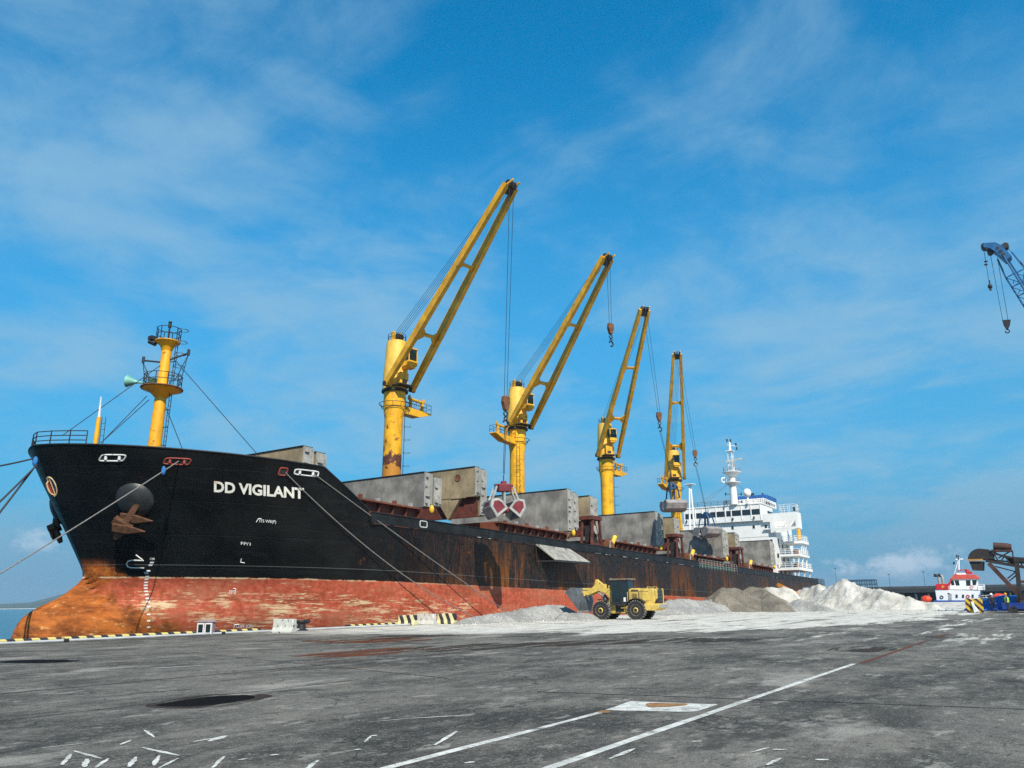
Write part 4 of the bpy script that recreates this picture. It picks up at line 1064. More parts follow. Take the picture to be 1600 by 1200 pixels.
hull_line([(212, 867), (224, 876), (206, 875.3), (200, 877), (197.5, 881), (199, 885), (204, 887), (225, 887.5)], .04)    # bulb symbol
hull_text('11M', (234, 875), (241, 875), 3.6, 'draft_mark', 'white_paint', .01); hull_text('10M', (225, 897), (231, 897), 3.6, 'draft_mark', 'white_paint', .01)
for i, (px, py) in enumerate([(237, 879), (235, 883), (233.5, 887.5), (231.5, 892), (229.5, 901), (228.5, 905), (228, 910), (227.5, 914.5), (227.5, 919), (228, 924), (229, 929), (230, 935), (231, 940), (232, 948), (232, 960), (232, 970), (232, 980)]):
    h = hull_hit(px, py); m = MB(); m._add([on_hull(h.x+u, h.z+v, .02) for u, v in ((-.08, -.05), (.08, -.05), (.08, .05), (-.08, .05))], [(0, 1, 2, 3)])
    sp(m, 'draft_mark', 'white_paint')

# --- accommodation block
HX = 171.5
def fr_(px, py): return sX(px, py, HX)
hz1 = fr_(1198, 813).z; ny = 48.0; fy = 2*CL-ny
mb = MB(); mb.bb(HX, 186, ny, fy, 7.801, hz1); acc = sp(mb, 'accommodation_block', 'ship_white', bevel=.05, label='white accommodation block at the stern')
for px, py in [(1144.6, 824.5), (1177.7, 823), (1196.6, 822.6), (1215.0, 867), (1212, 845)]:
    p = fr_(px, py); y = max(p.y, ny+.6)
    f = sp(MB().bb(HX-.05, HX-.003, y-.32, y+.32, p.z-.45, p.z+.45), 'window_frame', 'ship_white', acc)
    sp(MB().bb(HX-.07, HX-.052, y-.24, y+.24, p.z-.36, p.z+.36), 'window', 'glass_dark', acc)
for z in (11.3, 14.2, 17.2): sp(MB().bb(HX-.03, HX-.004, ny, fy, z, z+.07), 'deck_seam', 'bracket_grey', acc)
# wheelhouse
wy0, wy1 = 49.9, 67.4; wz0, wz1 = hz1+.003, fr_(1130, 792).z
mb = MB(); mb.bb(HX-.7, 179, wy0, wy1, wz0, wz1); wh = sp(mb, 'wheelhouse', 'ship_white', bevel=.04)
sp(MB().bb(HX-.85, 179.2, wy0-.15, wy1+.1, wz1+.003, wz1+.22), 'wheelhouse_roof', 'ship_white', wh)
za, zb = fr_(1130, 808).z, fr_(1130, 799.5).z
for a, b in [(1072, 1087), (1089, 1098), (1100, 1109), (1111, 1119.5), (1121, 1134), (1136, 1143.3), (1145, 1159.3), (1161, 1174.3), (1176, 1189)]:
    y1_, y0_ = fr_(a, 804).y, fr_(b, 804).y
    sp(MB().bb(HX-.74, HX-.703, y0_+.02, y1_-.02, za, zb), 'window', 'glass_dark', wh)
    sp(MB().bb(HX-.80, HX-.703, y0_-.2, y0_-.02, za-.9, wz1-.02), 'mullion', 'ship_white', wh)
mb = MB(); mb.bb(175, 178.8, wy0-.04, wy0-.003, za, zb); sp(mb, 'window', 'glass_dark', wh)
for px, py in [(1075, 817), (1147, 813), (1180, 811)]:
    p = fr_(px, py); m = MB(); m.tube((HX-.9, p.y, p.z), (HX-.9, p.y, p.z+.5), .16, n=8); sp(m, 'flood_lamp', 'plastic_black', wh)
rails([(HX-.6, wy1-.2, wz1+.22), (HX-.6, wy0+.1, wz1+.22), (178.8, wy0+.1, wz1+.22)], 1.05, 3, .03, 'roof_railing', 'dark_steel', wh, 1.6)
# bridge wing, near side, with its openings, and the sloping wing wall below
wgz1 = fr_(1230, 801).z; wgz0 = fr_(1240, 823).z
mb = MB(); wx0, wx1 = HX-.65, HX+2.6
mb.bb(wx0, wx0+.1, 42.75, wy0-.02, fr_(1230, 814).z, wgz1)
mb.bb(wx0, wx0+.1, 42.75, 43.15, wgz0, fr_(1230, 814).z-.002); mb.bb(wx0, wx0+.1, 44.4, 44.9, wgz0, fr_(1230, 814).z-.002)
mb.bb(wx0, wx0+.1, 42.75, 47.4, wgz0-.35, wgz0-.002); mb.bb(wx0+.11, wx1, 42.75, wy0-.02, wgz0-.3, wgz0-.1); mb.bb(wx0+.11, wx1, 42.75, 42.85, wgz0-.09, wgz1); mb.bb(wx1, wx1+.1, 42.75, wy0-.02, wgz0-.3, wgz1)
mb.bb(wx0, wx0+.1, 47.4, 48.4, wgz0-1.0, fr_(1230, 814).z-.002)
wing = sp(mb, 'bridge_wing', 'ship_white')
mb = MB(); mb.prism([(47.9, wgz0-1.0), (47.4, wgz0-.4), (42.9, wgz0-.36), (44.2, wgz0-.62), (46.2, wgz0-1.1)], (wx0+.1, 0, 0), (0, 1, 0), (0, 0, 1), -.1); sp(mb, 'wing_bracket', 'ship_white', wing)
mb = MB(); b0_ = fr_(1209.6, 831); b1_ = fr_(1222, 882)
mb.prism([(ny+.05, b0_.z+.2), (47.6, b0_.z+.2), (46.9, b1_.z), (ny+.05, b1_.z)], (wx0+.66, 0, 0), (0, 1, 0), (0, 0, 1), .12); sp(mb, 'wing_wall', 'ship_white', acc)
sp(MB().bb(HX-.09, HX-.03, 47.3, 47.6, fr_(1215, 868).z-.4, fr_(1215, 868).z+.4), 'window', 'glass_dark', acc)
rails([(wx0+.2, 43, wgz1), (wx0+.2, 46.4, wgz1), (wx1, 46.4, wgz1), (wx1, 43, wgz1)], 1.7, 2, .04, 'wing_frame', 'ship_white', wing, 1.2, True)
mb = MB(); mb.tube((wx0+.2, 43.2, wgz1+.2), (wx0+.2, 43.2, wgz1+1.0), .22, n=10); sp(mb, 'search_light', 'plastic_black', wing, True)
mb = MB(); mb.bb(wx0+.11, wx0+4, 62.2, 68.5, wgz0-.3, wgz1-1.0); sp(mb, 'bridge_wing', 'ship_white')
# side decks with railings aft
for (x0, x1, z, th) in [(176.5, 182, sY(1255, 846, 44).z, .55), (HX+1.5, 181.5, sY(1240, 864, 44).z, .4), (HX+.6, 183, sY(1240, 885, 44).z, .55)]:
    d_ = sp(MB().bb(x0, x1, 43.6, 48.0-.003, z-th, z), 'side_deck', 'ship_white')
    rails([(x0+.1, 47.8, z), (x0+.1, 43.7, z), (x1-.1, 43.7, z), (x1-.1, 47.5, z)], 1.1, 3, .04, 'deck_railing', 'ship_white', d_, 1.2)
    for i in range(3):
        xx = x0+1.2+i*(x1-x0-2)/2; sp(MB().beam((xx, 44.0, z-th-.003), (xx, 44.3, z-2.6), .22, .22), 'deck_post', 'ship_white', d_)
for x, z, c_ in [(176.2, sY(1240, 864, 44).z, 'coaming_red'), (178.5, sY(1240, 864, 44).z, 'ship_white'), (180, sY(1240, 885, 44).z, 'tug_blue'), (181.8, sY(1240, 885, 44).z, 'vest_orange'), (176, sY(1240, 885, 44).z, 'coaming_red')]:
    m = MB(); m.lathe([(.05, 0), (.55, .02), (.6, .2), (.6, .9), (.5, 1.1), (.05, 1.15)], (x, 45, z+.002), 14); sp(m, 'deck_drum', c_, None, True)
for z in (9.2, 12, 15):
    for x in (174, 177, 180.5): sp(MB().bb(x, x+.8, ny-.05, ny-.004, z, z+1.9), 'side_door', 'door_dark' if x < 180 else 'bracket_grey', acc)
yp = sY(1249, 843, 45)
mb = MB(); mb.tube((yp.x, 45, yp.z), (yp.x, 45, yp.z+3.6), .42, .40, 12); kp = sp(mb, 'king_post', 'crane_yellow', smooth=True)
mb = MB(); mb.tube((yp.x, 45, yp.z+3.6), (yp.x, 45, yp.z+6.2), .42, .36, 12); mb.bb(yp.x-.2, yp.x+.9, 44.7, 45.3, yp.z+4.6, yp.z+5.0); sp(mb, 'post_head', 'anchor_rust', kp, True)
# funnel and upper deckhouse
fy0, fy1 = 50.6, 61
uz = wz1+.23
mb = MB(); mb.bb(174.5, 184, 50.3, 59.5, uz, uz+1.5); up_ = sp(mb, 'upper_deckhouse', 'ship_white', bevel=.1)
for i in range(6):
    sp(MB().bb(176+i*1.2, 176.5+i*1.2, 50.25, 50.297, uz+.3+.1*(i % 2), uz+.9), 'louvre', 'door_dark', up_)
mb = MB(); mb.bb(181, 189, 51.5, 59.6, uz+1.502, uz+3.2); fu = sp(mb, 'funnel', 'blue_paint', bevel=.2)
for y, hh in ((55.6, .9), (57, .4), (53.2, .75)): sp(MB().tube((184, y, uz+3.2), (184, y, uz+3.2+hh), .45 if y > 54 else .18, n=12), 'exhaust_pipe', 'dark_steel', fu, True)
sd_ = sY(1167.5, 771, 52.5)
mb = MB(); mb.sphere((sd_.x, 52.5, sd_.z+.1), (.85, .85, .95)); dm = sp(mb, 'satellite_dome', 'tug_white', smooth=True)
sp(MB().tube((sd_.x, 52.5, uz+.0), (sd_.x, 52.5, sd_.z-.6), .22, n=10), 'dome_post', 'ship_white', dm, True)
# radar mast
rm = sY(1146, 789, CL); mx = rm.x+.6; z0 = uz; zt_ = sY(1143, 690, CL).z
mb = MB(); zA = sY(1145, 754, CL).z; zB = sY(1146, 739, CL).z
mb.lathe([(.85, wz1+.22), (.72, zA-1.3), (.66, zB)], (mx, CL, 0), 16); mast = sp(mb, 'radar_mast', 'ship_white', smooth=True)
for z, r in ((zA, 1.7), (zB, 2.0)):
    sp(MB().lathe([(.66, z-1.1), (r*.8, z-.2), (r, z-.12), (r, z), (.3, z+.01)], (mx, CL, 0), 16), 'mast_platform', 'ship_white', mast, True)
    P = [Vector((mx+math.cos(2*math.pi*i/8)*r*.92, CL+math.sin(2*math.pi*i/8)*r*.92, z)) for i in range(8)]
    rails(P, 1.0, 2, .035, 'mast_railing', 'bracket_grey', mast, 9, True)
mb = MB()
for k in (-.55, .55):
    for j in (-.5, .5): mb.tube((mx+k, CL+j, zB), (mx+k*.8, CL+j*.8, zB+4.6), .07, n=6)
for i in range(5):
    z = zB+.4+i*.95; mb.tube((mx-.5, CL-.48, z), (mx+.5, CL-.48, z+.5), .05, n=5); mb.tube((mx+.5, CL-.48, z+.5), (mx+.5, CL+.48, z), .05, n=5)
    mb.ring((mx, CL, z), (0, 0, 1), .72, .04, 4, 5)
mb.box((mx, CL, zB+4.7), (1.7, 1.5, .15)); sp(mb, 'lattice_top', 'ship_white', mast)
mb = MB(); mb.tube((mx, CL, zB+4.7), (mx, CL, zt_-.4), .32, .2, 10); mb.tube((mx-.5*RX.x, CL-.5*RX.y, zt_-1), (mx+1.4*RX.x, CL+1.4*RX.y, zt_-1.3), .06, n=6); sp(mb, 'top_mast', 'ship_white', mast, True)
for a, z in ((1.4, zt_-1.2), (-.5, zt_-.3), (.3, zt_-.35), (1.5, zB+5.0)):
    sp(MB().tube((mx+a*RX.x, CL+a*RX.y, z), (mx+a*RX.x, CL+a*RX.y, z+.6), .17, n=8), 'navigation_light', 'plastic_black', mast)
mb = MB(); mb.beam((mx-2.2*RX.x, CL-2.2*RX.y-1, zB+2.2), (mx+1.6*RX.x, CL+1.6*RX.y-1, zB+3.0), .16, .3); mb.tube((mx-.5*RX.x, CL-.5*RX.y-1, zB+1.3), (mx-.5*RX.x, CL-.5*RX.y-1, zB+2.4), .3, n=8); sp(mb, 'radar_scanner', 'bracket_grey', mast)
mb = MB(); mb.ring((mx-1.9*RX.x, CL-1.9*RX.y, zA+.5), FW, .5, .18, 16, 6); sp(mb, 'mast_horn', 'ship_white', mast, True)
for dz in (-4.3, -2.6):
    for sg in (-1, 1):
        mb = MB(); mb.tube((mx, CL, zA+dz), (mx+sg*1.7*RX.x, CL+sg*1.7*RX.y, zA+dz+.05), .06, n=5); mb.tube((mx+sg*1.7*RX.x, CL+sg*1.7*RX.y, zA+dz-.25), (mx+sg*1.7*RX.x, CL+sg*1.7*RX.y, zA+dz+.35), .14, n=8); sp(mb, 'lamp_arm', 'plastic_black', mast)
for e in ((-7.5, 0), (-6.5, .6), (6.2, -2)):
    mb = MB(); mb.tube((mx, CL, zA+.4), (mx+e[0]*RX.x+e[1], CL+e[0]*RX.y, uz+.3), .03, n=4); sp(mb, 'mast_stay', 'wire', mast)
# white samson post forward of the bridge
pp = sY(1079, 803, 62); pt = sY(1078, 757, 62)
mb = MB()
for k in (-.9, .9): mb.tube((pp.x+k*RX.x, 62+k*RX.y, 8), (pt.x+k*.15*RX.x, 62+k*.15*RX.y, pt.z), .28, .16, 8)
mb.box((pt.x, 62, pt.z), (1.6, 1.9, .12))
sp(mb, 'signal_post', 'ship_white')

# ================================================================== THINGS ABOUT THE SHIP
def grab(c, rz, open_, label, shell_mats, head_mat, frame_mat, sc=1.0, tiltz=0.0):
    """clamshell grab hanging below c (its head); shells swing about the middle"""
    g = thing('clamshell_grab', label, 'grab', SW(c), rz, 'clamshell grabs hung from the deck cranes')
    g.scale = (sc, sc, sc)
    mb = MB(); mb.box((0, 0, -.35), (1.25, .95, .75)); mb.box((0, 0, .15), (.5, .5, .35)); mb.box((0, 0, -.1), (1.9, .3, .28))
    mb.build('grab_head', head_mat, g, bevel=.06)
    MB().tube((0, 0, .3), (0, 0, .95), .05, n=6).build('hanger_link', 'dark_steel', g)
    for sx in (-1, 1):
        for sy in (-.55, .55):
            MB().beam((sx*.85, sy*.8, -.25), (sx*(1.1+.45*open_), sy*1.1, -2.05), .13, .16).build('grab_arm', frame_mat, g)
    for sy in (-.25, .25): MB().tube((0, sy, -.7), (0, sy, -2.5), .13, n=8).build('closing_cylinder', frame_mat, g, smooth=True)
    mb = MB(); mb.box((0, 0, -2.55), (.55, 2.2, .42)); mb.build('lower_beam', head_mat, g, bevel=.04)
    for sx in (-1, 1):
        a = -R(50*open_)*sx
        def rt(x, z): return (x*math.cos(a)+z*math.sin(a), -x*math.sin(a)+z*math.cos(a)-2.5)
        prof = [(.06*sx, 0), (.9*sx, .04), (1.4*sx, -.18), (1.7*sx, -.7), (1.25*sx, -1.25), (.10*sx, -1.4)]
        P = [rt(*p) for p in prof]
        mb = MB(); n = len(P); W = 1.45
        for sy in (-1, 1):                                     # side cheeks
            mb.prism([(p[0], p[1]) for p in P], (0, sy*W+.03, 0), (1, 0, 0), (0, 0, 1), .06)
        for (p, q_) in zip(P[1:], P[2:]):                      # back plates
            mb.beam((p[0], 0, p[1]), (q_[0], 0, q_[1]), 2*W-.08, .07, (-(q_[1]-p[1]), 0, q_[0]-p[0]))
        sh = mb.build('grab_shell', shell_mats[0], g)
        if shell_mats[1]:
            for sy in (-1, 1):
                c_ = [sum(p[0] for p in P)/n, sum(p[1] for p in P)/n]
                pp_ = [(lerp(p[0], c_[0], .3), lerp(p[1], c_[1], .3)) for p in P]
                m2 = MB(); m2.prism(pp_, (0, sy*(W+.045)+.008, 0), (1, 0, 0), (0, 0, 1), .016); m2.build('painted_patch', shell_mats[1], sh)
            p, q_ = P[3], P[4]; m_ = ((p[0]+q_[0])/2, (p[1]+q_[1])/2); dr = Vector((q_[0]-p[0], 0, q_[1]-p[1])); nr = Vector((-dr.z, 0, dr.x)).normalized()*(.045*(1 if (-dr.z)*sx > 0 else -1))
            m2 = MB(); m2.beam(Vector((m_[0], 0, m_[1]))-dr*.28+nr, Vector((m_[0], 0, m_[1]))+dr*.28+nr, 1.7, .012, tuple(nr.normalized())); m2.build('painted_patch', shell_mats[1], sh)
        m2 = MB(); m2.beam((P[4][0], 0, P[4][1]), (P[5][0], 0, P[5][1]), 2*W+.1, .11, (-(P[5][1]-P[4][1]), 0, P[5][0]-P[4][0])); m2.build('cutting_lip', 'grab_steel', sh)
    return g
g1 = sY(787, 757, 38.4); grab(g1, R(-38), 1.0, 'open red and white clamshell grab above the deck of the ship', ('grab_pale', 'grab_red'), 'grab_red', 'grab_pale', .88)
g2 = sY(1050, 757, 43.3); grab(g2, R(40), .25, 'closed grey clamshell grab in front of the aftmost crane pedestal', ('grab_steel', None), 'grab_blue', 'grab_blue', 1.0)
g3 = sY(1103, 803, 48.5); grab(g3, R(62), .4, 'closed brownish clamshell grab in front of the white bridge windows', ('grab_steel', None), 'grab_blue', 'grab_blue', 1.05)
for k, (blk, g, s_) in enumerate([(hookpt(790, 632, 38.4), g1, C1[3]), (hookpt(1030, 652, 43.3), g2, C3[3]), (hookpt(1086, 710, 48.5), g3, C4[3])]):
    for l in (-.22, .22):
        m = MB(); a = SW(blk-Zv*1.9+s_*l*.4); b = SW(g+Zv*.9+s_*l*.3); m.tube(a, b, .03, n=5)
        o = m.build('grab_sling', 'wire', None, b)
        sd_n = 'left' if l > 0 else 'right'
        tag(o, sd_n+' one of the two thin wires holding the '+['red and white grab', 'grey grab by the aftmost crane', 'grab by the bridge windows'][k], 'sling', 'wire slings of the grabs')

# mooring ropes
def rope(pts, r, mat, label, sag=0.0, n=22, group='mooring ropes of the ship'):
    out = []
    for i in range(n+1):
        t_ = i/n; p = pts[0].lerp(pts[1], t_); out.append(p-Zv*sag*4*t_*(1-t_))
    return tag(MB().path(out, r, 7).build('mooring_rope', mat, None, out[-1], smooth=True), label, 'rope', group)
def hw(px, py): h = hull_hit(px, py); return SW(on_hull(h.x, h.z, .15))
bow = onY(50, 717, CL-.2)
rope([bow, onY(0, 722.5, 54.5)+(onY(0, 722.5, 54.5)-bow)*3], .055, 'rope_dark', 'dark mooring rope running almost level off the bow tip', .3)
def ext(a, b, z): k = (z-a.z)/(b.z-a.z); return a+(b-a)*k
bw2 = onY(56, 727, CL-.3)
rope([bw2, ext(bw2, onY(0, 797, 48), .4)], .06, 'rope_dark', 'lower of two dark bow ropes slanting off to the left', .15)
rope([bw2+Vector((.05, -.1, .06)), ext(bw2, onY(0, 786, 48.4), .4)+Vector((-.6, 0, 0))], .06, 'rope_dark', 'upper of two dark bow ropes slanting off to the left', .15)
a_ = hw(277, 721); rope([a_, ext(a_, onY(0, 893.5, 43.2), .35)], .038, 'rope_grey', 'long grey bow rope crossing in front of the near anchor', .12)
sl = a_.lerp(ext(a_, onY(0, 893.5, 43.2), .35), .08); m = MB(); m.sphere((0, 0, 0), (.14, .14, .3)); o = m.build('rope_sleeve', 'rope_blue', None); o.location = sl; tag(o, 'small blue sleeve tied on the grey bow rope', 'sleeve')
m = MB(); m.sphere((0, 0, 0), (.16, .2, .34)); o = m.build('rope_sleeve', 'rope_blue', None, smooth=True); o.location = onY(55, 721, CL-.5); tag(o, 'blue rope wrapping at the bow tip', 'sleeve')
a_ = hw(444, 739); rope([a_, Vector((56.2, 41.1, .35))], .038, 'rope_grey', 'sagging grey breast rope from the round fairlead below the name', .95)
a_ = hw(490, 742); rope([a_, Vector((62.0, 41.2, .35))], .038, 'rope_grey', 'tight grey rope from the oblong chock at the break of the forecastle', .12)

# tray hung over the ship's side
ch = thing('spill_tray', 'pale dusty spill tray sloping out from the ship side above the loader bucket', 'tray', SW((72, 42.6, 7.9)))
def cp(*p): return SW(p)-ch.location
I0, I1, O0, O1 = cp(68.2, 42.58, 7.95), cp(75.0, 42.58, 7.92), cp(69.2, 40.9, 6.42), cp(76.4, 40.9, 6.55)
for k in range(2):
    a, b, c_, d = I0.lerp(I1, .5*k+.004), I0.lerp(I1, .5*k+.496), O0.lerp(O1, .5*k+.496), O0.lerp(O1, .5*k+.004)
    nv = (b-a).cross(d-a).normalized(); nv = nv if nv.z > 0 else -nv
    m = MB(); m._add([a, b, c_, d, a-nv*.1, b-nv*.1, c_-nv*.1, d-nv*.1], [(3, 2, 1, 0), (4, 5, 6, 7), (0, 1, 5, 4), (1, 2, 6, 5), (2, 3, 7, 6), (3, 0, 4, 7)])
    m.build('tray_plate', 'tray_dusty', ch)
for k in range(6):
    a = I0.lerp(I1, k/5)-Zv*.14; b = O0.lerp(O1, k/5)-Zv*.12; c_ = Vector((a.x, a.y, b.z))
    m = MB(); m.beam(a, c_, .07, .07); m.beam(c_, b, .07, .07); m.build('tray_bracket', 'dark_steel', ch)
m = MB(); m.beam(O0-Zv*.14, O1-Zv*.14, .12, .14); m.build('tray_edge', 'dark_steel', ch)
for k in (.02, .45, .8):
    m = MB(); a = I0.lerp(I1, k); m.tube(a.lerp(O0.lerp(O1, k), .15), a+Vector((-.7, .06, .9)), .025, n=5); m.build('tray_wire', 'wire', ch)

# ================================================================== HEAPS
from mathutils import noise as mn
def heap(name, ridge_pts, mat, label, tan=.62, rough=.25, res=.22, seed=0, cat='heap', foot=0.0):
    """loose heap: slopes at the angle of repose below a picked ridge line"""
    P = [Vector(p) for p in ridge_pts]
    x0 = min(p.x-p.z/tan for p in P)-1; x1 = max(p.x+p.z/tan for p in P)+1; y0 = min(p.y-p.z/tan for p in P)-1; y1 = min(QE-.45, max(p.y+p.z/tan for p in P)+1)
    nx, ny_ = int((x1-x0)/res), int((y1-y0)/res); segs = list(zip(P, P[1:])) or [(P[0], P[0])]
    def H(x, y):
        best = -9
        wx = mn.noise((x*.35+seed, y*.35, 3.1))*1.0; wy = mn.noise((x*.35, y*.35+seed, 9.7))*1.0
        for a, b in segs:
            dx, dy = b.x-a.x, b.y-a.y; L2 = dx*dx+dy*dy
            t_ = clamp(((x+wx-a.x)*dx+(y+wy-a.y)*dy)/L2) if L2 > 0 else 0
            d = math.hypot(x+wx-a.x-dx*t_, y+wy-a.y-dy*t_)
            # rounded crest, straight flank
            best = max(best, a.z+(b.z-a.z)*t_-tan*(math.sqrt(d*d+.16)-.4))
        # gullies and slumps
        n1 = .55*mn.fractal((x*.55+seed, y*.55, seed*.3), 1.0, 2.1, 6)+.45*(mn.ridged_multi_fractal((x*.45, y*.45+seed, seed*.7), 1.0, 2.1, 5, .9, 1.6)-1.0); n2 = mn.noise((x*2.3, y*2.3, seed))
        n3 = mn.noise((x*5.1, y*5.1, seed+4))
        return best+n1*rough*min(1, max(0, best)*.9+.1)+n2*.10+n3*.055
    idx = {}; mb = MB(); hs = {}
    for j in range(ny_+1):
        for i in range(nx+1): hs[i, j] = H(x0+i*res, y0+j*res)
    def vid(i, j):
        if (i, j) not in idx:
            idx[i, j] = len(mb.v); mb.v.append(Vector((x0+i*res, y0+j*res, max(-.05, hs[i, j]))))
        return idx[i, j]
    for j in range(ny_):
        for i in range(nx):
            if max(hs[i, j], hs[i+1, j], hs[i+1, j+1], hs[i, j+1]) > 0:
                mb.f.append((vid(i, j), vid(i+1, j), vid(i+1, j+1), vid(i, j+1)))
    c = sum(P, Vector())/len(P); c.z = 0
    o = mb.build(name, mat, None, c)
    o.data.polygons.foreach_set('use_smooth', [True]*len(o.data.polygons))
    return tag(o, label, cat, 'heaps of discharged gravel on the quay')
def rp(pxs, Y): return [onY(px, py, Y) for px, py in pxs]
heap('gravel_heap', rp([(725, 968), (760, 961), (800, 955), (822, 950.5), (840, 948), (858, 946), (880, 946)], 38.2), 'gravel_grey', 'light grey gravel heap in front of the loader bucket', .55, .26, .13, 3)
heap('gravel_heap', [onY(890, 957, 35.4), onY(915, 959, 35.0)], 'gravel_grey', 'small gravel mound under the loader bucket', .5, .2, .13, 8)
heap('gravel_heap', rp([(1010, 948), (1035, 938), (1060, 936), (1080, 938), (1105, 937), (1140, 939)], 37.2)+[onY(1190, 943, 33.5), onY(1235, 951, 30)], 'gravel_grey', 'low grey gravel ridge right behind the loader', .5, .30, .17, 5)
heap('gravel_heap', rp([(1133, 918.5), (1146, 917)], 36)+[onY(1160, 923, 34.5)], 'gravel_brown', 'brown sandy heap against the dark hull, left peak', .62, .28, .2, 11)
heap('gravel_heap', [onY(1172, 917, 36), onY(1184, 918.5, 35), onY(1203, 933, 31), onY(1222, 944, 28.5)], 'gravel_brown', 'brown sandy heap with a long tail towards the apron', .62, .30, .2, 14)
heap('gravel_heap', [onY(1196, 917, 36), onY(1212, 915, 35), onY(1226, 921, 34)], 'gravel_white', 'pale heap with dark streaks behind the brown sand', .8, .65, .2, 21)
heap('gravel_heap', [onX(1240, 928, 132), onX(1258, 919, 132), onX(1272, 914, 130), onX(1286, 916, 128)], 'gravel_white', 'whitish heap below the ship stern', .78, .7, .22, 27)
heap('gravel_heap', [onX(1243, 936, 108), onX(1265, 940, 106), onX(1292, 949, 104)], 'gravel_grey', 'low grey ridge in front of the whitish heaps', .55, .4, .18, 31)
heap('gravel_heap', [onX(1292, 919, 122), onX(1308, 911, 122), onX(1322, 908.5, 121), onX(1333, 913, 120), onX(1345, 920, 119), onX(1382, 922, 117), onX(1398, 926, 116), onX(1425, 934, 115), onX(1455, 943, 114)], 'gravel_white',
     'largest white gravel heap with an eroded peak', .78, .72, .2, 37)

# loose lumps spilled round the feet of the heaps: too many to count, one object
lm = MB(); rl_ = random.Random(4)
for k in range(1500):
    u = rl_.random()
    if u < .45: x, y = rl_.uniform(48, 66), 38.2-abs(rl_.gauss(0, 1))*3.6-1.2
    elif u < .7: x, y = rl_.uniform(66, 100), 36-abs(rl_.gauss(0, 1))*3.5-1.5-(0 if True else 0)
    else:
        q_ = rl_.random(); x, y = lerp(88, 113, q_)-abs(rl_.gauss(0, 2)), lerp(29, 9, q_)-abs(rl_.gauss(0, 2.2))
    r_ = rl_.uniform(.02, .05)*(1+2.2*(rl_.random() > .93)); a0 = rl_.uniform(0, 6.28)
    V_ = [(x+math.cos(a0+i*2.09)*r_*rl_.uniform(.7, 1.3), y+math.sin(a0+i*2.09)*r_*rl_.uniform(.7, 1.3), 0.002) for i in range(3)]+[(x, y, r_*rl_.uniform(.7, 1.3))]
    lm._add(V_, [(0, 1, 3), (1, 2, 3), (2, 0, 3)])
tag(lm.build('loose_gravel', 'gravel_white', None), 'loose gravel lumps scattered in front of the heaps', kind='stuff')

# orange steel frame on the heaps
of = thing('hopper_frame', 'orange steel hopper frame lying tilted on the pale heap', 'frame', onX(1231, 921, 129), R(35)); of.rotation_euler = (R(18), R(22), R(-38))
for a, b in (((-1.3, -.9), (1.3, -.9)), ((1.3, -.9), (1.3, .9)), ((1.3, .9), (-1.3, .9)), ((-1.3, .9), (-1.3, -.9))):
    MB().beam((*a, 0), (*b, 0), .35, .5).build('frame_side', 'orange_steel', of)
for k in (-.45, .45): MB().beam((k, -.75, 0), (k, .75, 0), .2, .3).build('frame_bar', 'orange_steel', of)
MB().bb(-1.1, 1.1, -.7, .7, -.3, -.2).build('frame_floor', 'dark_steel', of)

# ================================================================== WHEEL LOADER
fr = onZ(940, 968.5); re_ = onZ(996.5, 968); hd = Vector((math.cos(R(94)), math.sin(R(94)), 0))       # nosing into the heap, tail towards the apron
rzl = math.atan2(hd.y, hd.x); side = Vector((-hd.y, hd.x, 0))       # left of the loader faces the camera? (checked below)
mid = (fr+re_)/2; mid.z = 0
toc = (CAM-mid); near_left = side.dot(Vector((toc.x, toc.y, 0))) > 0
ld = thing('wheel_loader', 'yellow wheel loader with raised bucket working beside the ship', 'loader', mid+side*(-1.05 if near_left else 1.05), rzl)
NS = 1 if near_left else -1                                        # sign of local y towards the camera
WB, TR, WR = 3.25, 1.05, .80
tyre_mb = MB(); prof = [(.46, -.27), (.62, -.29), (.74, -.30), (.79, -.24), (.80, 0), (.79, .24), (.74, .30), (.62, .29), (.46, .27)]
tyre_mb.lathe(prof, (0, 0, 0), 30, 'Y')
lug = MB()
for i in range(22):
    a = 2*math.pi*i/22
    for sg in (-1, 1):
        a2 = a+(.07 if sg > 0 else -.07)
        p0 = Vector((math.cos(a2)*.80, sg*.02, math.sin(a2)*.80)); p1 = Vector((math.cos(a2+.10)*.79, sg*.29, math.sin(a2+.10)*.79))
        lug.beam(p0, p1, .10, .07, (math.cos(a), 0, math.sin(a)))
rimm = MB(); rimm.lathe([(.30, -.20), (.47, -.285), (.48, .285), (.30, .20)], (0, 0, 0), 26, 'Y'); hub = MB(); hub.lathe([(.24, -.24), (.20, -.32), (.16, -.34), (.16, .34), (.20, .32), (.24, .24)], (0, 0, 0), 20, 'Y')
hubr = MB(); hubr.ring((0, -.235, 0), (0, 1, 0), .33, .05, 22, 6); hubr.ring((0, .235, 0), (0, 1, 0), .33, .05, 22, 6)
for i, (x, y) in enumerate([(WB/2, NS*TR), (WB/2, -NS*TR), (-WB/2, NS*TR), (-WB/2, -NS*TR)]):
    if i == 0:
        tw = tyre_mb.build('wheel', 'tyre', ld, smooth=True); tl_ = lug.build('tread', 'tyre_dust', tw); tr_ = rimm.build('rim', 'rim_grey', tw, smooth=True); th_ = hub.build('hub', 'loader_yellow', tw, smooth=True); tg_ = hubr.build('hub_ring', 'loader_dark', tw, smooth=True)
        w0_ = tw
    else:
        tw = share(w0_, 'wheel', ld)
        for src in (tl_, tr_, th_, tg_): share(src, src.name.split('.')[0], tw)
    tw.location = (x, y, WR-.02)
def lp_(mb, name, mat, bevel=.03, smooth=False, parent=None): return mb.build(name, mat, parent or ld, bevel=bevel, smooth=smooth)
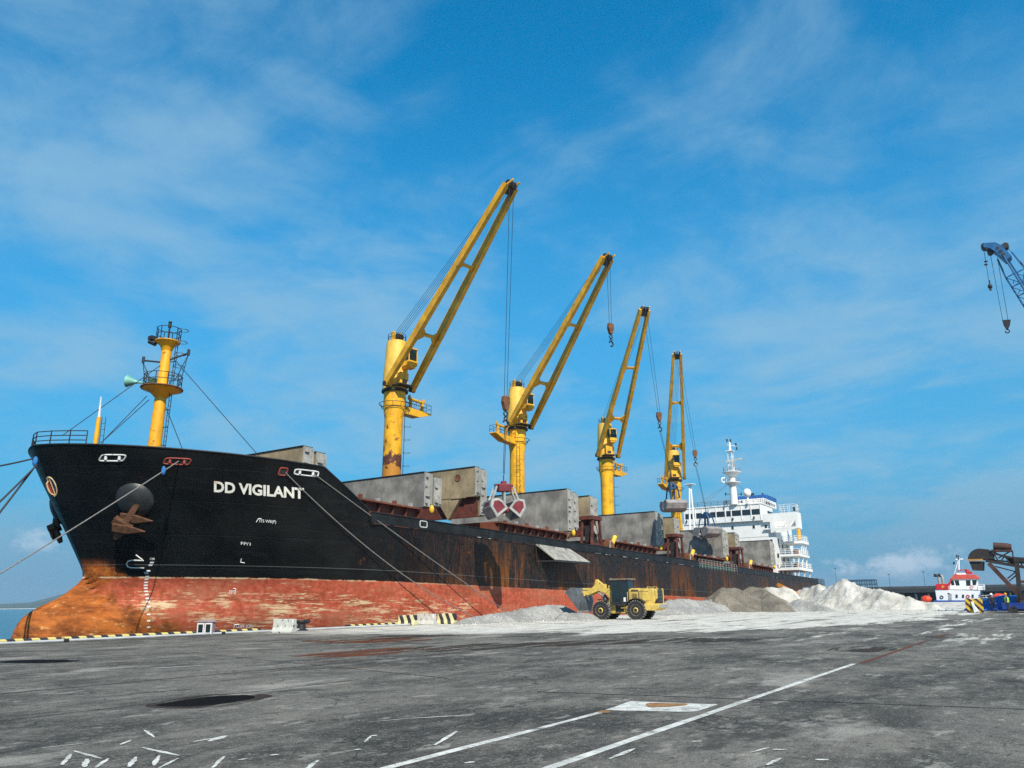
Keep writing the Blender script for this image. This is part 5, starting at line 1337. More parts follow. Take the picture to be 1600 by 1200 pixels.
m = MB(); m.bb(-2.0, -.25, -.55, .55, .62, 1.25); m.bb(-1.9, -1.4, -.9, .9, .7, .95); m.prism([(-.35, .45), (-.35, 1.5), (.05, 1.35), (.05, .6)], (0, .45, 0), (1, 0, 0), (0, 0, 1), .9); lp_(m, 'rear_chassis', 'loader_yellow')
m = MB(); m.prism([(.15, .55), (.15, 1.3), (.75, 2.05), (1.05, 2.05), (1.35, 1.2), (1.55, .75), (.9, .5)], (0, .42, 0), (1, 0, 0), (0, 0, 1), .84); m.tube((WB/2, -.8, .78), (WB/2, .8, .78), .2, n=10); lp_(m, 'front_chassis', 'loader_yellow')
m = MB(); m.tube((-WB/2, -.8, .78), (-WB/2, .8, .78), .2, n=10); m.bb(-.45, .45, -.3, .3, .5, 1.1); m.bb(-.9, .25, -.8, .8, 1.1, 1.22); lp_(m, 'axle', 'loader_dark')
# engine hood and tail
m = MB(); m.prism([(-.85, 1.25), (-.85, 2.5), (-1.15, 2.62), (-2.75, 2.55), (-2.85, 2.35), (-2.9, 1.2), (-2.2, 1.05)], (0, .82, 0), (1, 0, 0), (0, 0, 1), 1.64); hood = lp_(m, 'engine_hood', 'loader_yellow', .06)
for (x0, x1, z0, z1) in [(-1.75, -1.0, 1.55, 2.3), (-2.6, -1.82, 1.55, 2.3)]:
    for sy in (-1, 1):
        lp_(MB().bb(x0-.04, x1+.04, sy*.823-.006, sy*.823+.006, z0-.04, z1+.04), 'panel_gap', 'loader_dark', 0, parent=hood)
        lp_(MB().bb(x0, x1, sy*.825-.012, sy*.825+.012, z0, z1), 'hood_panel', 'loader_yellow', .01, parent=hood)
m = MB(); m.bb(-1.75, -1.1, NS*.835-.012, NS*.835+.012, 2.38, 2.47); lp_(m, 'hood_decal', 'loader_dark', 0, parent=hood)
m = MB(); m.bb(-2.98, -2.905, -.72, .72, 1.35, 2.5); gr = lp_(m, 'grille', 'loader_dark', .01)
for i in range(9): lp_(MB().bb(-3.03, -2.983, -.7, .7, 1.42+i*.115, 1.465+i*.115), 'grille_slat', 'bucket_steel', 0, parent=gr)
for sy in (-.78, .78): lp_(MB().bb(-3.05, -2.905, sy-.05, sy+.05, 1.3, 2.55), 'grille_edge', 'loader_yellow', .01, parent=gr)
m = MB(); m.prism([(-2.1, .75), (-2.1, 1.24), (-3.05, 1.32), (-3.2, 1.2), (-3.2, .95), (-2.9, .72)], (0, 1.05, 0), (1, 0, 0), (0, 0, 1), 2.1); lp_(m, 'counterweight', 'loader_yellow', .06)
m = MB(); m.bb(-3.32, -3.203, -1.0, 1.0, .95, 1.25); lp_(m, 'rear_bumper', 'bucket_lip')
for sy in (-.85, .85):
    lp_(MB().bb(-3.08, -2.92, sy-.10, sy+.10, 1.36, 1.55), 'tail_light', 'grab_red', .02); lp_(MB().tube((-3.1, sy*1.12, 1.5), (-3.1, sy*1.12, 1.72), .09, n=8), 'work_light', 'loader_dark', 0)
m = MB(); m.tube((-1.65, -.35, 2.6), (-1.65, -.35, 3.05), .08, n=8); lp_(m, 'exhaust_pipe', 'loader_dark', 0, True)
for x in (-2.3, -2.7):
    m = MB(); m.path([(x, -.5, 2.56), (x, -.5, 2.7), (x, .5, 2.7), (x, .5, 2.56)], .025, 5); lp_(m, 'hood_handrail', 'loader_yellow', 0)
for sy in (-1, 1):
    m = MB(); P = [(-WB/2+math.cos(a)*.98, .78+math.sin(a)*.98) for a in [R(20+i*20) for i in range(7)]]
    for (a, b) in zip(P, P[1:]): m.beam((a[0], sy*TR, a[1]), (b[0], sy*TR, b[1]), .62, .05, (0, 0, 1))
    lp_(m, 'rear_fender', 'loader_dark', 0)
    m = MB(); m.bb(-.75, -.2, sy*.95-.15, sy*.95+.15, .55, .62); m.bb(-.75, -.2, sy*.95-.15, sy*.95+.15, .95, 1.0); m.bb(-.75, -.7, sy*.95-.15, sy*.95+.15, .55, 1.2); lp_(m, 'step', 'loader_yellow', 0)
for sy in (-1, 1):
    for i in range(5): lp_(MB().bb(-1.62, -1.12, sy*.845-.008, sy*.845+.008, 1.7+i*.1, 1.75+i*.1), 'hood_louvre', 'loader_dark', 0, parent=hood)
# cab
cab = MB(); cx0, cx1, cy, cz0, cz1 = -.78, .72, .74, 1.3, 3.32
for x in (cx0, -.12, cx1):
    for y in (-cy, cy): cab.box((x, y, (cz0+cz1)/2), (.09, .09, cz1-cz0))
cab.bb(cx0-.04, cx1+.04, -cy-.04, cy+.04, cz0-.1, cz0); cab.bb(cx0, cx1, -cy, cy, cz0, 1.75)
cb = lp_(cab, 'cab', 'loader_dark', .015)
lp_(MB().bb(cx0-.15, cx1+.2, -cy-.12, cy+.12, cz1, cz1+.14), 'cab_roof', 'rim_grey', .04, parent=cb)
for y in (-cy, cy):
    lp_(MB().bb(cx0+.06, -.18, y-.012, y+.012, 1.76, cz1-.05), 'cab_window', 'cab_glass', 0, parent=cb); lp_(MB().bb(-.06, cx1-.06, y-.012, y+.012, 1.5 if y*NS > 0 else 1.76, cz1-.05), 'cab_window', 'cab_glass', 0, parent=cb)
for x in (cx0, cx1): lp_(MB().bb(x-.012, x+.012, -cy+.06, cy-.06, 1.76, cz1-.05), 'cab_window', 'cab_glass', 0, parent=cb)
lp_(MB().bb(-.55, -.1, -.3, .3, 1.76, 2.45), 'driver_seat', 'tarp_blue', .08, parent=cb)
lp_(MB().bb(-.55, -.35, NS*(cy+.03)-.01, NS*(cy+.03)+.01, 1.5, 1.85), 'warning_plate', 'helmet', 0, parent=cb)
for sy in (-1, 1):
    m = MB(); P = [(WB/2+math.cos(a)*.95, .78+math.sin(a)*.95) for a in [R(70+i*20) for i in range(4)]]
    for (a, b) in zip(P, P[1:]): m.beam((a[0], sy*TR, a[1]), (b[0], sy*TR, b[1]), .6, .05, (0, 0, 1))
    lp_(m, 'front_fender', 'loader_dark', 0)
    m = MB(); m.path([(-.8, sy*.98, .7), (-.8, sy*.98, 1.9), (-.75, sy*.85, 2.3)], .025, 5); lp_(m, 'grab_rail', 'loader_yellow', 0, True)
    m = MB(); m.tube((.75, sy*.78, 2.9), (.95, sy*1.1, 2.95), .02, n=5); m.box((.95, sy*1.13, 2.8), (.05, .2, .34)); lp_(m, 'mirror', 'loader_dark', 0)
    m = MB(); m.box((.85, sy*.5, 3.42), (.16, .22, .14)); lp_(m, 'roof_lamp', 'bucket_lip', 0)
    m = MB(); m.path([(.6, sy*.25, 1.5), (1.2, sy*.3, 2.25), (1.9, sy*.22, 2.75), (2.5, sy*.15, 3.1)], .035, 6); lp_(m, 'hydraulic_hose', 'loader_dark', 0, True)
m = MB(); m.bb(-.2, .55, -.5, .5, .62, 1.22); m.bb(-2.0, -.9, -.86, .86, .98, 1.2); lp_(m, 'belly_plate', 'loader_dark', .02)
# lift arms, linkage, bucket (raised and tipped)
PV = Vector((.72, 0, 2.0)); EL = Vector((2.55, 0, 3.05)); BP = Vector((3.95, 0, 2.2))
for sy in (-.42, .42):
    m = MB(); o_ = (0, sy+.07, 0)
    m.prism([(.5, 1.15), (.62, 2.1), (1.0, 2.6), (1.9, 3.05), (2.45, 3.08), (2.9, 2.75), (3.35, 2.48), (4.0, 2.38), (4.0, 2.12), (3.3, 2.1), (2.75, 2.28), (2.25, 2.45), (1.6, 2.25), (1.0, 1.75), (.85, 1.15)], o_, (1, 0, 0), (0, 0, 1), .14); lp_(m, 'lift_arm', 'loader_yellow', .02)
    m = MB(); m.tube((1.1, sy*.7, 1.05), (2.0, sy*.8, 2.1), .11, n=10); lp_(m, 'lift_cylinder', 'bucket_steel', 0, True)
    m = MB(); m.tube((2.0, sy*.8, 2.1), (2.5, sy*.85, 2.45), .06, n=8); lp_(m, 'cylinder_rod', 'bucket_lip', 0, True)
m = MB(); m.tube((2.6, -.5, 2.5), (2.6, .5, 2.5), .16, n=10); m.tube((4.0, -.55, 2.25), (4.0, .55, 2.25), .12, n=10); lp_(m, 'cross_tube', 'loader_yellow', 0, True)
m = MB(); m.prism([(2.2, 2.6), (2.45, 3.45), (2.7, 3.45), (2.9, 2.7), (2.75, 2.4)], (0, .12, 0), (1, 0, 0), (0, 0, 1), .24); lp_(m, 'bell_crank', 'loader_yellow', .02)
m = MB(); m.tube((1.1, 0, 2.35), (2.5, 0, 3.35), .1, n=10); lp_(m, 'tilt_cylinder', 'loader_yellow', 0, True)
m = MB(); m.beam((2.7, 0, 2.62), (4.25, 0, 2.62), .12, .2); lp_(m, 'tilt_link', 'loader_yellow')
# bucket section: back plate near the arms, floor to a lip; tipped down, open forward and down
bk = MB(); BW = 1.45
sec = [(3.95, 1.95), (4.05, 2.55), (4.45, 2.75), (5.05, 2.62), (5.35, 2.35)]      # outer skin from lower lip over the back to the upper lip
sec = [(4.0, .78), (3.80, 1.5), (3.86, 2.2), (4.2, 2.66), (4.75, 2.72), (5.35, 2.40)]
for (a, b) in zip(sec, sec[1:]):
    d_ = Vector((b[0]-a[0], 0, b[1]-a[1])); bk.beam((a[0], 0, a[1]), (b[0], 0, b[1]), 2*BW, .07, (-d_.z, 0, d_.x))
bo = lp_(bk, 'bucket', 'bucket_steel', .01)
for sy in (-1, 1):
    m = MB(); m.prism(sec, (0, sy*BW+.035, 0), (1, 0, 0), (0, 0, 1), .07); lp_(m, 'bucket_cheek', 'bucket_steel', .01, parent=bo)
m = MB(); m.beam((5.25, 0, 2.45), (5.45, 0, 2.30), 2*BW+.1, .09, (.3, 0, 1)); m.beam((4.0, 0, .80), (4.05, 0, .62), 2*BW+.1, .09, (1, 0, .2)); lp_(m, 'cutting_edge', 'bucket_lip', 0, parent=bo)
for sy in (-.42, .42): lp_(MB().bb(3.7, 4.05, sy-.12, sy+.12, 2.0, 2.45), 'bucket_lug', 'loader_yellow', .03, parent=bo)

for o in [c for c in bpy.data.objects if c.type == 'MESH' and (c.parent == ld or (c.parent and c.parent.parent == ld))]:
    nm = o.name.split('.')[0]
    if nm in ('lift_arm', 'lift_cylinder', 'cylinder_rod', 'cross_tube', 'bell_crank', 'tilt_cylinder', 'tilt_link', 'bucket', 'bucket_cheek', 'cutting_edge', 'bucket_lug'):
        for v in o.data.vertices: v.co.x = v.co.x if v.co.x < .9 else .9+(v.co.x-.9)*.91
    if nm in ('engine_hood', 'hood_panel', 'hood_lettering', 'grille', 'grille_slat', 'grille_edge', 'counterweight', 'rear_bumper', 'tail_light', 'work_light', 'hood_handrail'):
        for v in o.data.vertices: v.co.x = v.co.x if v.co.x > -1.8 else -1.8+(v.co.x+1.8)*1.32

# ================================================================== QUAY FURNITURE
def barrier(px0, px1, py, h, mat, label, yo=0.0, wave=False):
    a, b = onZ(px0, py), onZ(px1, py); ln = abs((b-a).x)+.0
    L = max(.9, (b-a).length); dx = (b-a); ang = math.atan2(dx.y, dx.x)
    c = (a+b)/2
    m = MB(); Wd = .30
    prof = [(-Wd*1.25, 0), (Wd*1.25, 0), (Wd*1.2, .12), (Wd*.72, .3), (Wd*.6, h), (-Wd*.6, h), (-Wd*.72, .3), (-Wd*1.2, .12)]
    m.prism(prof, (-L/2, 0, 0), (0, 1, 0), (0, 0, 1), L)
    o = m.build('concrete_barrier', mat, None, bevel=.04); o.location = (c.x, c.y+yo, 0); o.rotation_euler = (0, 0, ang)
    for sx in (-.3, .3):
        m = MB(); m.ring((sx*L, 0, h), (0, 1, 0), .08, .018, 10, 5, arc=math.pi); m.build('lifting_loop', 'dark_steel', o)
    return tag(o, label, 'barrier', 'concrete barriers along the quay edge')
barrier(428.5, 460, 988.8, .80, 'barrier_worn', 'worn white concrete barrier with flaking black stripes beside the bollard')
barrier(624, 650, 977, .74, 'barrier_stripe', 'yellow and black slanted stripe barrier left of the worn one')
barrier(652, 680, 976, .80, 'barrier_worn', 'worn pale barrier between two striped ones')
barrier(685, 712, 975, .80, 'barrier_stripe', 'striped barrier half buried in the gravel heap')
# hose cabinet
p = onZ(321, 992.2); hc = thing('hose_cabinet', 'small pinkish cabinet with two white framed panes at the kerb', 'cabinet', (p.x, p.y, 0), R(-58))
MB().bb(-.46, .46, -.22, .22, 0, .72).build('cabinet_body', 'cabinet_pink', hc, bevel=.02)
m = MB(); m.prism([(-.5, .725), (.5, .725), (.3, .84), (-.3, .84)], (0, .27, 0), (1, 0, 0), (0, 0, 1), .54); m.build('cabinet_roof', 'cabinet_pink', hc)
for sx in (-1, 1):
    c0 = sx*.22
    d_ = MB()
    d_.bb(c0-.19, c0-.14, -.26, -.222, .08, .66); d_.bb(c0+.14, c0+.19, -.26, -.222, .08, .66); d_.bb(c0-.139, c0+.139, -.26, -.222, .60, .66); d_.bb(c0-.139, c0+.139, -.26, -.222, .08, .14)
    dd_ = d_.build('cabinet_door', 'helmet', hc); MB().bb(c0-.138, c0+.138, -.245, -.224, .141, .599).build('pane', 'cab_glass', dd_)
# bollard
p = onZ(481, 985.5); bo_ = thing('mooring_bollard', 'dark mooring bollard beside the worn white barrier', 'bollard', (p.x, 41.0, 0))
MB().lathe([(.42, 0), (.42, .06), (.28, .1), (.24, .4), (.30, .48), (.34, .56), (.28, .64), (.05, .66)], (0, 0, 0), 20).build('post', 'plastic_black', bo_, smooth=True)
m = MB(); m.tube((0, 0, .5), (.55, -.1, .58), .16, .12, 12); m.build('horn', 'plastic_black', bo_, smooth=True)
# pale pipe lying along the kerb
m = MB(); m.path([(-36+i*3, 40.95+.03*math.sin(i*1.7), .075) for i in range(32)], .065, 8); o = m.build('water_pipe', 'pipe_pale', None, smooth=True); tag(o, 'pale pipe lying along the foot of the striped kerb', 'pipe')
for x in (-14, 4, 21.9, 31):
    m = MB(); m.tube((x-.12, 40.95, .077), (x+.12, 40.95, .077), .09, n=10); m.build('coupling', 'dark_steel', o)

# ================================================================== CONVEYOR, TRAILER, PEOPLE (right)
cv = thing('conveyor', 'dark brown rusty conveyor with a hooded head drum at the right edge', 'conveyor', (101, 0, 0))
XC = 101.0
def cvp(px, py, dx=0): return onX(px, py, XC+dx)-cv.location
def poly_px(pts, depth, name, mat, dx=0, bevel=.03, parent=None):
    P = [cvp(px, py, dx) for px, py in pts]; n = len(P); m = MB()
    m._add(P+[p+Vector((depth, 0, 0)) for p in P], [tuple(range(n)), tuple(range(2*n-1, n-1, -1))]+[(i, n+i, n+(i+1) % n, (i+1) % n) for i in range(n)])
    return m.build(name, mat, parent or cv, bevel=bevel)
hoodp = [(1511.5, 875)]+[(1530.5-18.5*math.cos(R(a)), 874-17*math.sin(R(a))) for a in range(8, 100, 12)]+[(1545, 858.5), (1551, 863), (1553, 874)]
hd_ = poly_px(hoodp, 1.7, 'drum_hood', 'conveyor_brown')
poly_px([(1511.5, 873.6), (1536, 873.2), (1535, 876), (1512, 876.6)], .05, 'hood_strip', 'belt_ochre', -.12, 0)
poly_px([(1514, 877), (1537, 877), (1536.5, 891.5), (1519.5, 891)], 1.5, 'discharge_chute', 'conveyor_brown', .1)
m = MB(); a = cvp(1552, 853.5, .3); b = cvp(1576, 855, .3); m.tube(a, b, .42, n=14); m.tube(b, b+(b-a).normalized()*.25, .36, n=14); m.build('drive_motor', 'conveyor_rust', cv, smooth=True)
m = MB(); m.beam(cvp(1549, 860.6, .5), cvp(1582, 860.6, .5), 1.4, .2); m.build('motor_deck', 'conveyor_rust', cv)
def bar(p, q_, r_, mat='conveyor_brown', dx=0, name='truss_bar'):
    m = MB(); m.beam(cvp(*p, dx), cvp(*q_, dx), r_, r_); return m.build(name, mat, cv)
for dx in (0, 1.6):
    bar((1540, 876), (1640, 893), .3, 'conveyor_brown', dx, 'boom_chord'); bar((1548, 864), (1584, 872), .2, 'conveyor_brown', dx); bar((1584, 874), (1650, 878), .5, 'conveyor_brown', dx, 'boom_chord')
    for p, q_ in [((1552, 864), (1562, 880)), ((1562, 880), (1570, 868)), ((1570, 868), (1580, 884)), ((1582, 861), (1584, 884)), ((1552, 862), (1575, 873)), ((1560, 872), (1579, 861)), ((1555, 885), (1590, 894)), ((1574, 904), (1588, 893)), ((1577, 908), (1590, 897)), ((1580, 884), (1592, 876)), ((1592, 876), (1602, 890))]: bar(p, q_, .13, 'conveyor_brown', dx)
    bar((1545, 880), (1596, 934), .42, 'conveyor_rust', dx, 'diagonal_strut'); bar((1588, 876), (1594, 934), .42, 'conveyor_brown', dx, 'tower_leg'); bar((1606, 876), (1606, 936), .42, 'conveyor_brown', dx, 'tower_leg')
    bar((1590, 909), (1625, 909), .3, 'conveyor_rust', dx, 'tower_beam'); bar((1593, 932), (1640, 938), .6, 'conveyor_brown', dx, 'base_beam')
poly_px([(1573, 871), (1583, 870), (1583, 883), (1575, 884)], 1.2, 'gear_box', 'conveyor_rust', .2)
m = MB(); m.beam(cvp(1536, 874, .85), cvp(1650, 884, .85), 1.2, .12); m.build('belt', 'conveyor_brown', cv)
for py, r_ in ((876, .12), (866, .06)):
    pass
for (px, dx) in ((1590, 0), (1590, 1.6), (1612, 0), (1612, 1.6)):
    a = cvp(px, 934, dx); g = MB(); g.tube((a.x, a.y, a.z), (a.x, a.y, .0), .2, n=8); g.build('tower_foot', 'conveyor_brown', cv)
    g = MB(); g.lathe([(.3, -.2), (.55, -.22), (.6, 0), (.55, .22), (.3, .2)], (a.x, a.y-.35, .6), 20, 'Y'); g.build('tyre', 'tyre', cv, smooth=True)
# striped block with a white prop
p0, p1 = onZ(1511, 957.5), onZ(1536.5, 957.5); c = (p0+p1)/2
blk = thing('striped_block', 'yellow and black diagonal striped concrete block with a white prop leaning on it', 'block', (c.x+.45, c.y, 0))
MB().bb(-.42, .42, -.72, .72, 0, 1.32).build('block_body', 'block_stripe', blk, bevel=.04)
m = MB(); m.beam((-.75, -.1, .02), (-.46, .12, 1.05), .3, .22, (1, 0, 0), .2, .16); m.beam((-.8, -.32, .06), (-.5, -.05, .55), .16, .16); m.build('prop', 'chock_white', blk, bevel=.03)
# blue tarpaulin heap behind
tp = MB(); c = onX(1574, 938, 106); c.z = 0
def tf(i, j):
    u, v = i/26-.5, j/14-.5; x = v*5; y = -u*8.5
    h = 1.55*(1-(2*u)**2*.9)*(1-(2*v)**2)**.8+.25*mn.noise((u*7, v*5, 1.3))*(1-abs(2*v))+.1*abs(mn.noise((u*16, v*11, 4)))*(1-abs(2*v)) if abs(v) < .5 else -.02
    return Vector((c.x+x, c.y+y, max(-.02, h)))
tp.grid(tf, 26, 14); o = tp.build('tarpaulin_heap', 'tarp_blue', None, c, smooth=True); tag(o, 'blue tarpaulin over a heap behind the striped block', 'tarpaulin')
# blue trailer
t0 = onZ(1566, 957.5); tr0 = thing('flat_trailer', 'low blue flat trailer beside the two workers', 'trailer', (t0.x+1.0, t0.y-2.6, 0))
MB().bb(-1.1, 1.1, -2.6, 2.55, .30, .78).build('bed', 'trailer_blue', tr0, bevel=.05); MB().bb(-1.12, 1.12, -2.6, 2.57, .782, .88).build('deck', 'trailer_blue', tr0)
for y in (1.6, -.2):
    for x in (-1.0, 1.0):
        m = MB(); m.lathe([(.1, -.1), (.3, -.11), (.33, 0), (.3, .11), (.1, .1)], (x, y, .33), 18, 'X'); m.build('wheel', 'tyre', tr0, smooth=True)
m = MB(); m.beam((0, 2.55, .45), (-.1, 3.3, .35), .12, .12); m.build('drawbar', 'trailer_blue', tr0)

def skin_mat(name, zs, top, skin=(.38, .22, .15), legs=(.02, .02, .025)):
    m = bpy.data.materials.new(name); m.use_nodes = True; t = NT(m.node_tree); p = t.n['Principled BSDF']; Z = t.xyz(t.coord())[2]
    c = t.mix(t.m('GREATER_THAN', Z, zs[0]), legs, top); c = t.mix(t.m('GREATER_THAN', Z, zs[1]), c, skin)
    t.put(p.inputs['Base Color'], c); p.inputs['Roughness'].default_value = .85; MAT[name] = m
skin_mat('worker_dark', (.92, 1.45), (.02, .022, .025)); skin_mat('worker_vest', (.92, 1.45), (.03, .03, .04))
def person(loc, rz, lean, mat, label, vest=None, hat='helmet'):
    root = thing('person', label, 'person', loc, rz)
    V = [((0, 0, .95), .15), ((0+lean*.3, 0, 1.18), .145), ((lean*.6, 0, 1.38), .16), ((lean*.8, 0, 1.5), .06), ((lean*.95, 0, 1.57), .085), ((lean+.01, 0, 1.66), .098), ((lean+.01, 0, 1.74), .07),
         ((.02, .1, .88), .10), ((.06, .12, .5), .07), ((0, .13, .1), .045), ((.12, .14, .035), .04),
         ((-.02, -.1, .88), .10), ((-.05, -.13, .5), .07), ((-.16, -.13, .1), .045), ((-.04, -.14, .035), .04),
         ((lean*.6, .2, 1.40), .065), ((lean*.6+.02, .26, 1.13), .047), ((lean*.6+.16, .24, .93), .036), ((lean*.6+.22, .24, .86), .034),
         ((lean*.6, -.2, 1.40), .065), ((lean*.6+.02, -.26, 1.13), .047), ((lean*.6+.2, -.2, 1.0), .036), ((lean*.6+.27, -.19, .97), .034)]
    E_ = [(0, 1), (1, 2), (2, 3), (3, 4), (4, 5), (5, 6), (0, 7), (7, 8), (8, 9), (9, 10), (0, 11), (11, 12), (12, 13), (13, 14), (2, 15), (15, 16), (16, 17), (17, 18), (2, 19), (19, 20), (20, 21), (21, 22)]
    me = bpy.data.meshes.new('body'); me.from_pydata([v[0] for v in V], E_, []); me.materials.append(MAT[mat])
    o = bpy.data.objects.new('body', me); COL.objects.link(o); o.parent = root
    o.modifiers.new('skin', 'SKIN')
    for sv, v in zip(me.skin_vertices[0].data, V): sv.radius = (v[1], v[1])
    me.skin_vertices[0].data[0].use_root = True
    ss = o.modifiers.new('subdivision', 'SUBSURF'); ss.levels = 2; ss.render_levels = 2
    m = MB(); m.lathe([(.135, -.03), (.125, .0), (.115, .06), (.07, .105), (.01, .12)], (lean+.01, 0, 1.71), 14); m.build('hard_hat', hat, root, smooth=True)
    for sy in (-1, 1):
        m = MB(); hx, hy, hz = (V[18] if sy > 0 else V[22])[0]
        for i, (a, ln_) in enumerate(((-.02, .075), (-.007, .085), (.007, .08), (.02, .065))): m.tube((hx, hy+a, hz), (hx+ln_*.7, hy+a*1.2, hz-ln_*.6), .011, .008, 5)
        m.tube((hx, hy-.02*sy, hz+.01), (hx+.05, hy-.05*sy, hz), .012, .009, 5); m.build('hand', 'vest_orange' if False else 'cabinet_pink', root)
    if vest:
        m = MB(); n = 14
        def vf(i, j):
            a = 2*math.pi*i/n; z = .98+.46*j/4; rr_ = (.205, .19, .2, .215, .15)[j]
            return Vector((lean*(z-.95)*1.25+math.cos(a)*rr_*.92, math.sin(a)*rr_*1.05, z))
        m.grid(vf, n, 4); m.build('vest', vest, root, smooth=True)
        m = MB(); m.ring((lean*.22, 0, 1.12), (0, 0, 1), .203, .02, 16, 4); m.build('vest_band', 'vest_orange', root)
    return root
pp_ = onZ(1553, 957); person((pp_.x, pp_.y, 0), R(190), .10, 'worker_dark', 'worker in dark clothes and white hard hat standing by the blue trailer')
pp_ = onZ(1577, 958); person((pp_.x-.35, pp_.y, 0), R(100), .04, 'worker_vest', 'worker in a lime and orange safety vest in front of the blue trailer', 'vest_lime', 'vest_orange')

# ================================================================== TUG, BUOYS, FAR PIER
tug = thing('tugboat', 'small white tugboat with red wheelhouse roof beyond the quay end', 'tugboat', (252, 22, SEA))
XT_ = 249.5
def tp_(px, py, dx=0): return onX(px, py, XT_+dx)-tug.location
def tpoly(pts, depth, name, mat, dx=0, parent=None, bevel=.05):
    P = [tp_(px, py, dx) for px, py in pts]; n = len(P); m = MB()
    m._add(P+[p+Vector((depth, 0, 0)) for p in P], [tuple(range(n)), tuple(range(2*n-1, n-1, -1))]+[(i, n+i, n+(i+1) % n, (i+1) % n) for i in range(n)])
    return m.build(name, mat, parent or tug, bevel=bevel)
th = tpoly([(1457, 945), (1459, 938), (1548, 938), (1556, 934), (1554, 945), (1550, 962), (1461, 962)], 7, 'tug_hull', 'tug_blue', -.8)
tpoly([(1461, 921.5), (1464, 940.5), (1529, 940.5), (1531, 923)], 5, 'tug_house', 'tug_white', .01)
fl = tpoly([(1462.5, 913), (1481, 912.5), (1481.5, 921), (1462.5, 921.3)], .3, 'painted_flag', 'flag_red', -.15, bevel=0)
m = MB(); fc = tp_(1473.2, 916.8, -.17); st_ = []
for i in range(10):
    a = math.pi/2+math.pi*i/5; r_ = .52 if i % 2 == 0 else .2; st_.append((math.cos(a)*r_, math.sin(a)*r_))
m.prism(st_, fc+Vector((.0, 0, 0)), (0, -1, 0), (0, 0, 1), .02); m.build('flag_star', 'flag_yellow', fl)
tpoly([(1462, 912.4), (1481, 912.2), (1491, 897.5), (1496, 896.5), (1486, 908), (1483, 921.3), (1461.5, 921.3)], 3.2, 'funnel_casing', 'tug_red', .4)
wh_ = tpoly([(1484, 921.4), (1483, 906), (1487, 904.5), (1528, 903.5), (1526, 921.4)], 3.4, 'tug_wheelhouse', 'tug_white', .6)
tpoly([(1483, 905.3), (1490, 899.5), (1494, 897.8), (1524, 897.8), (1531, 904.2)], 4.2, 'wheelhouse_roof', 'tug_roof', .3)
for pts in ([(1484.5, 907.5), (1490, 907), (1491.5, 914), (1487, 914.5)], [(1491.5, 907), (1498, 906.8), (1499.5, 914.6), (1494, 914.8)], [(1509.3, 906.6), (1516.3, 906.4), (1516.5, 915), (1510, 915.2)], [(1519, 906.4), (1526.6, 906.2), (1525, 913.8), (1520.2, 914.6)]):
    tpoly(pts, .08, 'wheelhouse_window', 'cab_glass', .54, wh_, 0)
for px in (1493, 1503, 1518, 1529): tpoly([(px, 929), (px+3.4, 929), (px+3.4, 934.5), (px, 934.5)], .05, 'cabin_window', 'glass_dark', -.02, None, 0)
tpoly([(1481.5, 928), (1487, 928), (1487, 939.5), (1481.5, 939.5)], .04, 'cabin_door', 'bracket_grey', -.02, None, 0); tpoly([(1480.5, 926.5), (1484, 926.5), (1484, 928), (1480.5, 928)], .04, 'cabin_plate', 'plastic_black', -.05, None, 0)
tpoly([(1494, 895), (1509, 895), (1509, 898.3), (1494, 898.3)], .3, 'name_board', 'tug_white', .45, None, 0)
for px, py, mt in ((1471.3, 933, 'plastic_black'), (1512.3, 932, 'tug_red'), (1518.3, 917.4, 'tug_roof')):
    m = MB(); m.ring(tp_(px, py, -.08 if py > 920 else .5), (1, 0, 0), .36, .10, 18, 6); m.build('lifebuoy', mt, tug, smooth=True)
m = MB(); a = tp_(1498, 897.5, 2); m.tube(a, tp_(1498.5, 870, 2), .22, .14, 8); m.tube(tp_(1491, 897, 2), tp_(1497, 876, 2), .12, n=6); m.tube(tp_(1493, 874.5, 2), tp_(1505, 873.5, 2), .16, n=6); m.build('tug_mast', 'tug_white', tug)
m = MB(); m.tube(tp_(1495, 871, 2), tp_(1495, 867, 2), .18, n=8); m.tube(tp_(1498, 874, 1.8), tp_(1498, 868, 1.8), .14, n=8); m.tube(tp_(1490, 882, 2), tp_(1491, 878, 2), .22, n=6); m.build('mast_lamp', 'plastic_black', tug)
m = MB(); m.tube(tp_(1511, 897, 1.5), tp_(1511, 890, 1.5), .5, n=8); m.beam(tp_(1511, 890, 1.5), tp_(1497, 891.5, 1.5), .25, .25); m.tube(tp_(1517, 897, 1.5), tp_(1517, 893, 1.5), .35, n=8); m.build('fire_monitor', 'tug_red', tug)
for k in (0, 6):
    m = MB(); m.path([tp_(1468+k, 913, 1.5), tp_(1466.5+k, 902, 1.5), tp_(1464.5+k, 899, 1.5), tp_(1459+k, 899, 1.5)], .30, 8); m.build('exhaust_pipe', 'bracket_grey', tug, smooth=True)
    m = MB(); m.tube(tp_(1459+k, 899, 1.5), tp_(1464+k, 899, 1.5), .42, n=8); m.build('exhaust_end', 'plastic_black', tug)
def trail(pxs, h): return rails([tp_(*p) for p in pxs], h, 2, .05, 'tug_railing', 'tug_white', tug, 1.4, base=(0, 0, 0))
trail([(1483, 922), (1530, 922.5)], 1.0); trail([(1527, 921, 1), (1538, 921, 1), (1539, 921, 4)], 1.3); trail([(1531, 938), (1552, 936)], 1.1)
tpoly([(1528, 914.5), (1538, 914.5), (1538, 922), (1528, 922)], 3, 'aft_house', 'tug_white', 1.2)
